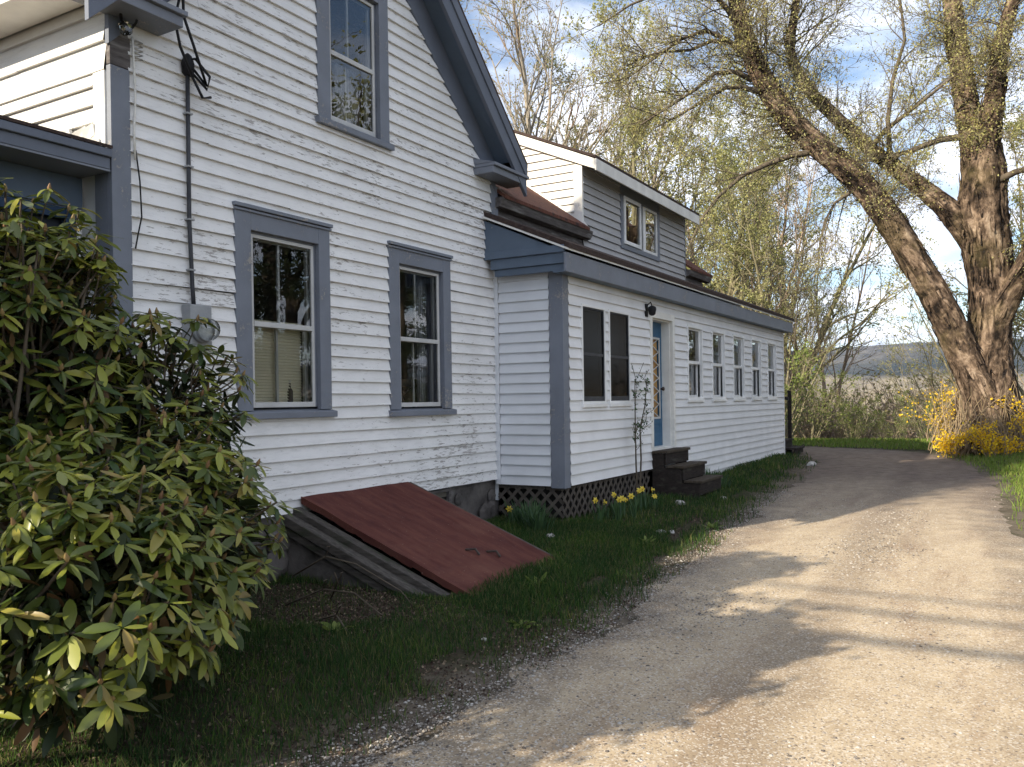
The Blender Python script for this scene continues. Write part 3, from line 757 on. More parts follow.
# inner partition + ceiling of the ell
mb = MB(); mb.box((-6.7, Y1 + .1, .6), (-6.6, YE - .1, 3.7)); mb.box((-6.6, Y1 + .06, .55), (XB - .05, YE - .1, .6)); mb.box((XB - .9, 12.53, .6), (XB - .07, 12.58, 2.98)); mb.build('ell_partition', MAT['room'], house)
mb = MB(); mb.box((-9.8, YM, 0), (XD - .03, YM + .04, 4.05)); mb.prism([(-9.8, YM + .02, 4.05), (XD - .03, YM + .02, 4.05), (-7.6, YM + .02, 5.55)], (0, .02, 0)); mb.box((-9.85, Y1 + .06, 0), (-9.8, YM, 4.1)); mb.build('ell_rear_wall', MAT['clap_end'], house)
mb = MB(); mb.box((XA - .06, YE, 0), (XB - .022, YE + .04, 3.2)); mb.prism([(XA - .06, YE + .02, 3.2), (XB - .02, YE + .02, 3.2), (XA - .06, YE + .02, 3.68)], (0, .02, 0)); mb.box((XA - .06, YM + .05, 0), (XA - .02, YE - .001, 3.74)); mb.build('shed_end_wall', MAT['clap_end'], house)
# crawl space behind lattice
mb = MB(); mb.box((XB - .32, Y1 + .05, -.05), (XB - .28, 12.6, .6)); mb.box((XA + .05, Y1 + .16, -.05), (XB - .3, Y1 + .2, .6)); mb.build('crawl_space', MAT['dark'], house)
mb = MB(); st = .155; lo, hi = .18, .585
def slat(p, q, depth_axis, dpt):
    d = (Vector(q) - Vector(p)); L = d.length; d.normalize(); n = Vector((1, 0, 0)) if depth_axis == 'X' else Vector((0, -1, 0)); s = d.cross(n) * .019
    a = Vector(p) + n * dpt; b = Vector(q) + n * dpt
    mb.hexa([a - s, b - s, b - s + n * .006, a - s + n * .006, a + s, b + s, b + s + n * .006, a + s + n * .006])
H = hi - lo
u = Y1 - H
while u < 11.5:
    for sg, dp in ((1, -.02), (-1, -.027)):
        a, b = (u, u + H)
        za, zb = (lo, hi) if sg > 0 else (hi, lo)
        if a < Y1: za += (zb - za) * (Y1 - a) / H; a = Y1
        if b > 11.5: zb = za + (zb - za) * (11.5 - a) / (b - a) ; b = 11.5
        if b - a > .02: slat((XB, a, za), (XB, b, zb), 'X', dp)
    u += st
u = XA + .02 - H
while u < XB:
    for sg, dp in ((1, -.02), (-1, -.027)):
        a, b = (u, u + H); za, zb = (lo, hi) if sg > 0 else (hi, lo)
        if a < XA + .02: za += (zb - za) * (XA + .02 - a) / H; a = XA + .02
        if b > XB - .03: zb = za + (zb - za) * (XB - .03 - a) / (b - a); b = XB - .03
        if b - a > .02: slat((a, Y1, za), (b, Y1, zb), 'Y', dp)
    u += st
mb.build('lattice_skirt', MAT['lattice'], house)
# shed eave: fascia, end box, roof slab
XE = -4.30
mb = MB(); mb.box((XE - .03, 8.56, 3.045), (XE, YE + .22, 3.262)); mb.build('eave_fascia', MAT['trim'], house, .004)
mb = MB(); mb.box((XB - .02, 8.62, 3.05), (XE - .032, YE + .2, 3.075)); mb.build('eave_soffit', MAT['trim_dark'], house)
mb = MB()
mb.prism([(XE - .032, 8.59, 3.262), (XE - .032, 8.59, 3.275), (XA - .02, 8.59, 3.755), (XA - .02, 8.59, 3.355), (XE - .1, 8.59, 3.262)], (0, .2, 0))
mb.box((XA - .015, 8.57, 3.27), (XE - .032, 8.62, 3.352)); mb.box((XA + .08, 8.60, 3.15), (XE - .034, 8.66, 3.268)); mb.box((XA + .12, 8.63, 3.07), (XE - .034, 8.7, 3.148))
mb.build('eave_end_box', MAT['trim_dark'], house, .004)
mb = MB()
zr = lambda x: 3.285 + (XE + .02 - x) * .437
mb.prism([(XE + .025, 8.55, zr(XE + .025)), (XE + .025, 8.55, zr(XE + .025) + .022), (XA - .03, 8.55, zr(XA - .03) + .022), (XA - .03, 8.55, zr(XA - .03))], (0, YE + .24 - 8.55, 0)); mb.build('drip_edge', MAT['trim_white'], house)
mb = MB()
mb.prism([(XE + .035, 8.58, zr(XE + .035) + .0245), (XE + .035, 8.58, zr(XE + .035) + .085), (XA - .03, 8.58, zr(XA - .03) + .085), (XA - .03, 8.58, zr(XA - .03) + .0245)], (0, YE + .22 - 8.58, 0)); mb.build('shed_roof', MAT['shingle_dark'], house)
# upper strip of old wall with gutter above the shed roof
for ya_, yb_ in ((Y1 + .05, 11.30), (15.75, YM)):
    mb = MB(); lap(mb, 'X', XD, 1, ya_, yb_, 3.70, 4.05, .12); mb.build('upper_strip_wall', MAT['gutter_wood'], house)
for (a, b) in ((Y1 + .02, 11.40), (15.80, YM + .2)):
    mb = MB(); mb.prism([(XD + .02, a, 3.93), (XD + .11, a, 3.95), (XD + .15, a, 4.06), (XD + .02, a, 4.06)], (0, b - a, 0)); mb.build('gutter', MAT['gutter_wood'], house, .004)
# ell main roof (two slopes), interrupted by the dormer
zc = lambda x: 4.10 + (XD + .15 - x) * .715
mb = MB()
XR = -7.6
for (a, b) in ((Y1 + .06, 11.26), (15.80, YM + .2)):
    mb.prism([(XD + .16, a, zc(XD + .16)), (XR, a, zc(XR)), (XR, a, zc(XR) - .06), (XD + .16, a, zc(XD + .16) - .045)], (0, b - a, 0))
mb.prism([(XR - .001, Y1 + .06, zc(XR)), (-9.95, Y1 + .06, zc(XR) - 1.67), (-9.95, Y1 + .06, zc(XR) - 1.73), (XR - .001, Y1 + .06, zc(XR) - .06)], (0, YM + .2 - Y1, 0))
mb.build('ell_roof', MAT['shingle'], house)
mb = MB()
mb.prism([(XD + .12, 11.262, zc(XD + .12) + .0), (-6.9, 11.262, zc(-6.9)), (-6.9, 11.262, zc(-6.9) + .035), (XD + .06, 11.262, zc(XD + .06) + .035)], (0, .02, 0)); mb.build('cheek_flashing', MAT['trim_white'], house)
# dormer
DY0, DY1 = 11.285, 15.78
WD = (12.76, 14.30, 4.10, 4.87)
mb = MB(); lap(mb, 'X', XD + .02, 1, DY0 + .02, DY1 - .02, 3.70, 5.06, .118, [WD], joint=3, jit=.004); dw = mb.build('dormer_wall', MAT['clap_dorm'], house)
dw['label'] = 'grey weathered clapboards of the dormer front'
mb = MB()
zd = lambda x: 5.03 + (XD + .02 - x) * .44
lap(mb, 'Y', DY0, -1, -7.5, XD - .06, 4.0, 6.0, .118, clip=lambda z: (XD + .1 - 1.62 * (z - 4.02) if False else -7.5, (XD - .06) if z < 5.03 else XD + .02 - (z - 5.03) / .44), joint=4)
mb.build('dormer_cheek', MAT['clap_front'], house)
mb = MB(); mb.box((XD - .09, DY0 - .028, 4.0), (XD + .045, DY0 + .018, 5.04)); mb.build('dormer_corner_board', MAT['trim_white'], house, .004)
mb = MB(); mb.box((XD - .0, DY1 - .02, 3.75), (XD + .04, DY1 + .02, 5.04)); mb.box((-7.5, DY1 + .0, 3.9), (XD - .005, DY1 + .03, 5.02)); mb.build('dormer_side', MAT['trim'], house, .003)
mb = MB()
xo = XD + .30; yo0, yo1 = DY0 - .09, DY1 + .10
mb.prism([(xo, yo0, zd(xo) + .16), (-7.62, yo0, zd(-7.62) + .16), (-7.62, yo0, zd(-7.62) + .20), (xo, yo0, zd(xo) + .20)], (0, yo1 - yo0, 0)); dro = mb.build('dormer_roof', MAT['shingle_dark'], house)
mb = MB(); mb.prism([(xo - .025, yo0 + .01, zd(xo) - .01), (xo, yo0 + .01, zd(xo) - .01), (xo, yo0 + .01, zd(xo) + .158), (xo - .025, yo0 + .01, zd(xo) + .158)], (0, yo1 - yo0 - .02, 0)); mb.build('fascia', MAT['trim_white'], dro, .003)
mb = MB(); mb.prism([(xo - .026, yo0 + .012, zd(xo) + .01), (xo - .026, yo0 + .012, zd(xo) + .157), (-7.6, yo0 + .012, zd(-7.6) + .157), (-7.6, yo0 + .012, zd(-7.6) + .01)], (0, .075, 0)); mb.build('rake_board', MAT['trim_white'], dro, .003)
mb = MB(); mb.box((XD + .042, yo0 + .09, 5.03), (xo - .027, yo1 - .02, 5.055)); mb.build('soffit', MAT['trim'], dro)
mb = MB(); y0, y1, z0, z1 = WD; xa, xb = XD + .0, XD + .055
mb.box((xa, y0 - .09, z0 - .08), (xb, y0, z1 + .16)); mb.box((xa, y1, z0 - .08), (xb, y1 + .09, z1 + .16)); mb.box((xa, y0, z0 - .08), (xb, y1, z0)); mb.box((xa, y0, z1), (xb, y1, z1 + .16))
wd = mb.build('dormer_window', MAT['trim'], house, .004)
mb = MB(); ymid = (y0 + y1) / 2
def ring(mb, x0, x1, a, b, c, d, w):
    mb.box((x0, a, c), (x1, a + w, d)); mb.box((x0, b - w, c), (x1, b, d)); mb.box((x0, a + w, c), (x1, b - w, c + w)); mb.box((x0, a + w, d - w), (x1, b - w, d))
ring(mb, xa + .01, xb + .018, y0 + .002, ymid - .05, z0 + .002, z1 - .002, .06); mb.build('sash', MAT['sash_clean'], wd, .003)
mb = MB(); ring(mb, xa, xb - .012, ymid + .17, y1 - .002, z0 + .002, z1 - .002, .045); mb.box((xa, ymid + .12, z0 + .002), (xb - .014, ymid + .168, z1 - .002)); mb.build('sash', MAT['sash_clean'], wd, .003)
mb = MB(); mb.face([(xb, y0 + .04, z0 + .04), (xb, ymid - .09, z0 + .04), (xb, ymid - .09, z1 - .04), (xb, y0 + .04, z1 - .04)]); mb.build('pane', MAT['glass'], wd)
mb = MB(); mb.face([(xa + .02, ymid - .05, z0), (xa + .02, y1 - .04, z0), (xa + .02, y1 - .04, z1), (xa + .02, ymid - .05, z1)]); mb.build('pane', MAT['glass'], wd)
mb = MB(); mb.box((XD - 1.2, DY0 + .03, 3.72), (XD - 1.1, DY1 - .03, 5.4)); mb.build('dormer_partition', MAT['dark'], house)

# ell windows
def ell_window(W, dark):
    y0, y1, z0, z1 = W; mb = MB(); c = .032 if dark else .042
    ring(mb, XB - .02, XB + .03, y0, y1, z0 + .03, z1, c)
    w = mb.build('ell_window', MAT['sash_clean'], house, .003)
    mb = MB(); mb.box((XB - .02, y0 - .02, z0 - .012), (XB + .05, y1 + .02, z0 + .03)); mb.build('sill', MAT['sash_clean'], w, .003)
    za, zb = z0 + .03 + c, z1 - c; ya, yb = y0 + c, y1 - c; zm = (za + zb) / 2
    if dark:
        mb = MB(); mb.face([(XB + .006, ya, za), (XB + .006, yb, za), (XB + .006, yb, zb), (XB + .006, ya, zb)]); mb.build('screen', MAT['screen'], w)
        mb = MB(); ring(mb, XB + .008, XB + .02, ya, yb, za, zb, .018); mb.box((XB + .008, ya + .018, zm - .018), (XB + .018, yb - .018, zm + .018)); mb.box((XB + .008, ya + .018, za + .018), (XB + .016, yb - .018, za + .06)); mb.build('screen_frame', MAT['conduit'], w, .002)
        mb = MB(); ring(mb, XB - .055, XB - .025, ya, yb, za, zb, .04); mb.box((XB - .055, ya + .04, zm - .02), (XB - .025, yb - .04, zm + .02)); mb.build('sash', MAT['gutter_wood'], w, .002)
    else:
        mb = MB(); ring(mb, XB - .05, XB - .015, ya, yb, zm, zb, .03); mb.box((XB - .05, ya + .03, zm - .02), (XB - .01, yb - .03, zm + .02 - .021)); ring(mb, XB - .085, XB - .052, ya, yb, za, zm, .03); mb.build('sash', MAT['sash_clean'], w, .002)
        mb = MB(); mb.face([(XB - .03, ya + .03, zm + .03), (XB - .03, yb - .03, zm + .03), (XB - .03, yb - .03, zb - .03), (XB - .03, ya + .03, zb - .03)]); mb.build('pane', MAT['glass'], w)
        mb = MB(); mb.face([(XB - .07, ya + .03, za + .03), (XB - .07, yb - .03, za + .03), (XB - .07, yb - .03, zm - .03), (XB - .07, ya + .03, zm - .03)]); mb.build('pane', MAT['glass'], w)
    return ya, yb, za, zb, zm
for W in WP: ell_window(W, True)
lab5 = ['short grey curtain in the small ell window nearest the blue door', 'short grey curtain in the second small ell window from the blue door',
        'short grey curtain in the middle one of the five small ell windows', 'short grey curtain in the fourth small ell window from the blue door',
        'short grey curtain in the small ell window at the far corner']
for W, lb in zip(W5, lab5):
    ya, yb, za, zb, zm = ell_window(W, False)
    curtain(XB - .13, ya + .02, yb - .02, za, zm + .02, MAT['curtain_dim'], 'curtain', lb, 'short curtains behind the small ell windows', .012)

# blue door in its recess
y0, y1, z0, z1 = DO
mb = MB()
mb.box((XB - .02, y0, z0), (XB + .03, y0 + .09, z1)); mb.box((XB - .02, y1 - .09, z0), (XB + .03, y1, z1)); mb.box((XB - .02, y0 + .09, z1 - .10), (XB + .028, y1 - .09, z1))
mb.box((XB - .2, y1 - .11, z0), (XB - .021, y1 - .06, z1 - .06)); mb.box((XB - .2, y0 + .06, z0), (XB - .021, y0 + .1, z1 - .06)); mb.box((XB - .2, y0 + .1, z1 - .12), (XB - .021, y1 - .11, z1 - .06))
mb.box((XB - .2, y0 + .1, z0), (XB + .02, y1 - .11, z0 + .05))
dfm = mb.build('door', MAT['trim_white'], house, .004); dfm['label'] = 'blue door with a diamond lattice light, set back in a white frame'
ya, yb = y0 + .1, y1 - .11; xd = XB - .15
mb = MB()
gy0, gy1, gz0, gz1 = ya + .12, yb - .12, 1.32, 2.50
mb.box((xd - .04, ya, z0 + .05), (xd, gy0, z1 - .12)); mb.box((xd - .04, gy1, z0 + .05), (xd, yb, z1 - .12)); mb.box((xd - .04, gy0, z0 + .05), (xd, gy1, gz0)); mb.box((xd - .04, gy0, gz1), (xd, gy1, z1 - .12))
mb.build('door_leaf', MAT['door_blue'], dfm, .003)
mb = MB(); ring(mb, xd + .0005, xd + .012, gy0 - .02, gy1 + .02, gz0 - .02, gz1 + .02, .03); 
nd = 6
for k in range(nd):
    a = gz0 + (gz1 - gz0) * k / nd; b = gz0 + (gz1 - gz0) * (k + 1) / nd
    for p, q in (((gy0, a), (gy1, b)), ((gy1, a), (gy0, b))):
        d = Vector((0, q[0] - p[0], q[1] - p[1])); s = Vector((1, 0, 0)).cross(d.normalized()) * .0065; P0 = Vector((xd - .012, p[0], p[1])); P1 = Vector((xd - .012, q[0], q[1]))
        e = Vector((.01 if p[0] == gy0 else .0125, 0, 0))
        mb.hexa([P0 - s, P1 - s, P1 + s, P0 + s, P0 - s + e, P1 - s + e, P1 + s + e, P0 + s + e])
mb.build('lattice_light', MAT['sash'], dfm)
mb = MB(); mb.face([(xd - .03, gy0, gz0), (xd - .03, gy1, gz0), (xd - .03, gy1, gz1), (xd - .03, gy0, gz1)]); mb.build('pane', MAT['lattice_gold'], dfm)
mb = MB(); mb.lathe([(.012, 0), (.012, .03), (.03, .04), (.03, .06), (.015, .07)], (xd, yb - .08, 1.75), 'X', 12); mb.build('handle', MAT['iron'], dfm, smooth=True)

# ------------------------------------------------------------------ things fixed to or standing by the house
lamp = empty('wall_lamp', (XB + .02, 11.36, 2.80), 'small black lamp fixed to the white wall beside the top of the blue door', 'lamp')
mb = MB(); mb.box((XB + .016, 11.33, 2.76), (XB + .035, 11.41, 2.94)); mb.build('wall_plate', MAT['black'], lamp, .003)
mb = MB(); mb.tube([(XB + .035, 11.37, 2.92), (XB + .09, 11.37, 2.96), (XB + .11, 11.37, 2.90)], .01, 8); mb.build('arm', MAT['black'], lamp)
mb = MB(); mb.lathe([(.02, .12), (.055, .10), (.06, .07), (.045, .0), (.02, -.02)], (XB + .11, 11.37, 2.79), 'Z', 12); mb.build('lamp_shade', MAT['black'], lamp, smooth=True)

met = empty('electric_meter', (XA + .02, 4.36, 2.2), 'grey electric meter with a round glass dome on the clapboards above the rhododendron', 'meter')
mb = MB(); mb.box((XA + .02, 4.28, 2.02), (XA + .12, 4.48, 2.36)); mb.build('meter_box', MAT['meter_grey'], met, .008)
mb = MB(); mb.lathe([(.098, 0), (.1, .03), (.092, .04)], (XA + .12, 4.38, 2.17), 'X', 24); mb.build('collar', MAT['meter_grey'], met, smooth=True)
mb = MB(); mb.lathe([(.088, 0), (.088, .012)], (XA + .15, 4.38, 2.17), 'X', 24); mb.box((XA + .163, 4.34, 2.18), (XA + .167, 4.42, 2.21)); mb.build('dial', MAT['meter_face'], met)
mb = MB(); mb.lathe([(.09, .035), (.088, .09), (.07, .125), (.03, .135)], (XA + .12, 4.38, 2.17), 'X', 24); mb.build('glass_dome', MAT['meter_glass'], met, smooth=True)
cd = empty('service_conduit', (XA + .03, 4.35, 2.36), 'dark vertical service conduit running up the clapboards from the meter', 'conduit')
mb = MB(); mb.tube([(XA + .05, 4.37, 2.36), (XA + .05, 4.36, 2.5), (XA + .045, 4.345, 3.0), (XA + .045, 4.35, 4.1)], .016, 10); mb.build('pipe', MAT['conduit'], cd, smooth=True)
for z in (2.62, 3.0, 3.4, 3.8):
    mb = MB(); mb.box((XA + .012, 4.322, z), (XA + .07, 4.375, z + .012)); mb.build('strap', MAT['meter_grey'], cd)
mb = MB(); mb.lathe([(.024, 0), (.045, .02), (.05, .09), (.03, .15), (.01, .17)], (XA + .05, 4.35, 4.09), 'Z', 10); mb.build('weather_head', MAT['black'], cd, smooth=True)
mb = MB()
for pts in ([(XA + .07, 4.36, 4.14), (XA + .16, 4.30, 4.05), (XA + .13, 4.22, 4.25), (XA + .10, 4.20, 4.45), (XA + .12, 4.25, 4.7), (XA + .12, 4.27, 5.2)],
            [(XA + .07, 4.37, 4.16), (XA + .15, 4.44, 4.02), (XA + .13, 4.34, 4.3), (XA + .11, 4.27, 4.5), (XA + .12, 4.26, 4.8), (XA + .12, 4.27, 5.2)],
            [(XA + .07, 4.35, 4.13), (XA + .18, 4.42, 3.98), (XA + .15, 4.47, 4.1), (XA + .1, 4.38, 4.22), (XA + .06, 4.33, 4.2)],
            [(XA + .07, 4.35, 4.12), (XA + .15, 4.40, 3.92), (XA + .12, 4.50, 3.96)]):
    mb.tube(pts, .011, 6)
mb.build('cable', MAT['black'], cd, smooth=True)
mb = MB(); mb.lathe([(.03, 0), (.05, .02), (.05, .05), (.03, .07)], (XA + .05, 3.80, 4.24), 'X', 14)
ins = mb.build('insulator', MAT['meter_glass'], None, loc=(XA + .05, 3.80, 4.24)); tag(ins, 'round glass insulator under the cornice at the left house corner', 'insulator')
mb = MB(); mb.tube([(XA + .06, 3.79, 4.28), (XA + .12, 3.74, 4.34), (XA + .13, 3.70, 4.6), (XA + .15, 3.7, 5.0)], .010, 6); mb.tube([(XA + .07, 3.83, 4.22), (XA + .11, 3.87, 4.30), (XA + .12, 3.92, 4.55), (XA + .13, 3.92, 5.0)], .009, 6)
wr = mb.build('cable', MAT['black'], None, smooth=True, loc=(XA + .06, 3.79, 4.28)); tag(wr, 'thin black cables looping down to the glass insulator at the left corner', 'cable')
mb = MB(); mb.tube([(XA + .045, 3.885, 4.22), (XA + .05, 3.89, 4.0), (XA + .045, 3.9, 3.8), (XA + .045, 3.885, 3.55), (XA + .045, 3.89, 3.35)], .009, 6)
for k in range(5): mb.tube([(XA + .05, 3.89, 4.05 + .03 * k), (XA + .09, 3.93, 4.06 + .03 * k), (XA + .05, 3.90, 4.08 + .03 * k)], .007, 5)
rp = mb.build('hanging_cord', MAT['rope'], None, smooth=True, loc=(XA + .045, 3.885, 4.2)); tag(rp, 'frayed white cord hanging down the blue grey corner board', 'cord')
mb = MB(); mb.tube([(XA + .04, 3.90, 3.42), (XA + .06, 3.915, 3.2), (XA + .06, 3.925, 2.95), (XA + .05, 3.90, 2.82), (XA + .04, 3.885, 2.72)], .006, 6)
wr2 = mb.build('wire', MAT['black'], None, smooth=True, loc=(XA + .04, 3.9, 3.4)); tag(wr2, 'thin dark wire dangling beside the blue grey corner board below the white cord', 'wire')

# cellar bulkhead
bh = empty('cellar_bulkhead', (-4.6, 6.25, .1), 'sloping cellar bulkhead with a rust red metal door leaning on the house wall', 'bulkhead')
bz = lambda x: .755 + (x - XA) * (.055 - .755) / (-3.57 - XA)
mb = MB()
yL, yR = 5.50, 7.02; n = 18; nj = 14
def bp(i, j, d):
    x = XA + .03 + (-3.59 - XA - .03) * i / n; y = yL + (yR - yL) * j / nj - .06 * (1 - i / n) * 0
    return (x, y, bz(x) + d + .014 * mnoise.noise((x * 1.7, y * 1.7, 5)) + .005 * mnoise.noise((x * 5, y * 5, 8)))
b0 = len(mb.v)
for j in range(nj + 1):
    for i in range(n + 1): mb.v.append(bp(i, j, .045))
for j in range(nj + 1):
    for i in range(n + 1): mb.v.append(bp(i, j, .0))
N = (nj + 1) * (n + 1)
for j in range(nj):
    for i in range(n):
        a = j * (n + 1) + i; mb.f.append((a, a + 1, a + n + 2, a + n + 1)); mb.m.append(0); mb.f.append((N + a + n + 1, N + a + n + 2, N + a + 1, N + a)); mb.m.append(0)
for i in range(n):
    a = i; mb.f.append((N + a, N + a + 1, a + 1, a)); mb.m.append(0); a = nj * (n + 1) + i; mb.f.append((a, a + 1, N + a + 1, N + a)); mb.m.append(0)
for j in range(nj):
    a = j * (n + 1) + n; mb.f.append((a, N + a, N + a + n + 1, a + n + 1)); mb.m.append(0)
leaf = mb.build('door_leaf', MAT['rust'], bh)
leaf.modifiers.new('Bevel', 'BEVEL').width = .006
leaf.modifiers['Bevel'].limit_method = 'ANGLE'
# turned-down ragged lip along the near side
mb = MB()
for i in range(n):
    p = bp(i, 0, .05); q = bp(i + 1, 0, .05); d0 = .05 + .02 * r2.random(); d1 = .05 + .02 * r2.random()
    mb.hexa([(p[0], yL - .012, p[2] - d0), (q[0], yL - .012, q[2] - d1), (q[0], yL - .002, q[2] - d1), (p[0], yL - .002, p[2] - d0), (p[0], yL - .016, p[2]), (q[0], yL - .016, q[2]), (q[0], yL - .002, q[2]), (p[0], yL - .002, p[2])])
mb.build('metal_lip', MAT['rust'], leaf)
for k, yy in enumerate((6.18, 6.36)):
    mb = MB(); x = -4.05 + .1 * k; z = bz(x) + .05
    mb.tube([(x - .09, yy, z), (x - .06, yy, z + .03), (x + .02, yy + .02, z + .035), (x + .06, yy + .02, z - .01)], .011, 8); mb.box((x - .11, yy - .035, z - .008), (x - .05, yy + .035, z + .006)); mb.build('handle', MAT['iron'], leaf, smooth=False)
for k, (ya, yb, dz, hh) in enumerate(((5.385, 5.48, -.035, .075), (5.27, 5.375, -.085, .085), (5.29, 5.36, -.185, .07))):
    mb = MB(); xe = -3.66 - .06 * k
    mb.hexa([(XA + .03, ya, bz(XA + .03) + dz - hh), (xe, ya, bz(xe) + dz - hh), (xe, yb, bz(xe) + dz - hh), (XA + .03, yb, bz(XA + .03) + dz - hh), (XA + .03, ya, bz(XA + .03) + dz), (xe, ya, bz(xe) + dz), (xe, yb, bz(xe) + dz), (XA + .03, yb, bz(XA + .03) + dz)])
    mb.build('side_board', MAT['wood_grey'], bh, .006)
mb = MB()
mb.prism([(XA + .0, 5.33, -.1), (-3.9, 5.33, -.1), (-3.9, 5.33, bz(-3.9) - .2), (XA, 5.33, bz(XA) - .28)], (0, .14, 0)); mb.build('side_wall', MAT['stone'], bh); mb = MB(); mb.prism([(XA + .0, 6.9, -.1), (-3.7, 6.9, -.1), (-3.7, 6.9, bz(-3.7) - .03), (XA, 6.9, bz(XA) - .03)], (0, .09, 0)); mb.build('side_wall', MAT['stone'], bh)
mb = MB(); xe = -3.66; mb.hexa([(XA + .03, 7.024, bz(XA + .03) - .07), (xe, 7.024, bz(xe) - .07), (xe, 7.06, bz(xe) - .07), (XA + .03, 7.06, bz(XA + .03) - .07), (XA + .03, 7.024, bz(XA + .03) + .04), (xe, 7.024, bz(xe) + .04), (xe, 7.06, bz(xe) + .04), (XA + .03, 7.06, bz(XA + .03) + .04)]); mb.build('edge_board', MAT['wood_grey'], bh, .004)

# wooden steps at the blue door
stp = empty('wooden_steps', (-4.1, 12.0, .2), 'three dark weathered wooden steps leading up to the blue door', 'steps')
tre = [(-4.46, -4.23, .86), (-4.25, -3.975, .655), (-3.995, -3.735, .455)]
for k, (xa, xb, zt) in enumerate(tre):
    mb = MB()
    for q in range(2):
        w = (xb - xa) / 2; mb.box((xa + q * w + .003, 11.50, zt - .038), (xa + (q + 1) * w - .003, 12.53, zt - (.0 if q else .004)))
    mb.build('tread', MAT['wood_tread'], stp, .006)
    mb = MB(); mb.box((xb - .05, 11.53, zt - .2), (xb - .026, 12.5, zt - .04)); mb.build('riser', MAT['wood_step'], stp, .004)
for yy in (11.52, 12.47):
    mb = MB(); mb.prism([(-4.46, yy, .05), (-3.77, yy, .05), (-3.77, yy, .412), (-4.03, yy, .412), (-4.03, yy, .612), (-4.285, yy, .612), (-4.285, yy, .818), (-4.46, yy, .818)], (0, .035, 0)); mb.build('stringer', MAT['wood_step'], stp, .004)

# steps with a rail at the far corner of the ell
fs = empty('back_steps', (-4.5, 20.4, .25), 'dark back steps with a post and rail just past the far house corner', 'steps')
for k, (xa, xb, zt) in enumerate(((-5.6, -4.75, .82), (-5.6, -4.5, .62), (-5.6, -4.25, .44))):
    mb = MB(); mb.box((xa, 19.85, zt - .04), (xb, 20.8, zt)); mb.build('tread', MAT['wood_step'], fs, .005)
    mb = MB(); mb.box((xb - .06, 19.88, .1), (xb - .03, 20.77, zt - .042)); mb.build('riser', MAT['wood_step'], fs)
for yy in (19.9, 20.74):
    mb = MB(); mb.box((-4.62, yy, .3), (-4.54, yy + .07, 1.75)); mb.build('post', MAT['wood_step'], fs, .004)
mb = MB(); mb.hexa([(-5.6, 19.89, 1.85), (-4.42, 19.89, 1.52), (-4.42, 19.98, 1.52), (-5.6, 19.98, 1.85), (-5.6, 19.89, 1.92), (-4.42, 19.89, 1.59), (-4.42, 19.98, 1.59), (-5.6, 19.98, 1.92)]); mb.build('rail', MAT['wood_step'], fs, .004)
mb = MB(); mb.box((-5.6, 19.86, .1), (-4.66, 19.9, 1.75)); mb.build('side_panel', MAT['wood_step'], fs)

# ------------------------------------------------------------------ WOODY PLANTS
def path(rng, p, d, length, n, wig, trop=0.0, droop=0.0):
    pts = [np.array(p, float)]; d = np.array(d, float); d /= np.linalg.norm(d); s = length / n
    for i in range(n):
        d = d + rng.normal(size=3) * wig; d[2] += trop - droop * (i / n); d /= np.linalg.norm(d)
        pts.append(pts[-1] + d * s)
    return np.array(pts)
def at(pts, t):
    f = t * (len(pts) - 1); i = min(int(f), len(pts) - 2); u = f - i
    return pts[i] * (1 - u) + pts[i + 1] * u, (pts[i + 1] - pts[i]) / (np.linalg.norm(pts[i + 1] - pts[i]) + 1e-9)
def side_dir(rng, d, ang, up=0.0):
    r = rng.normal(size=3); r -= d * r.dot(d); r /= np.linalg.norm(r) + 1e-9
    v = d * math.cos(ang) + r * math.sin(ang); v[2] += up; return v / np.linalg.norm(v)

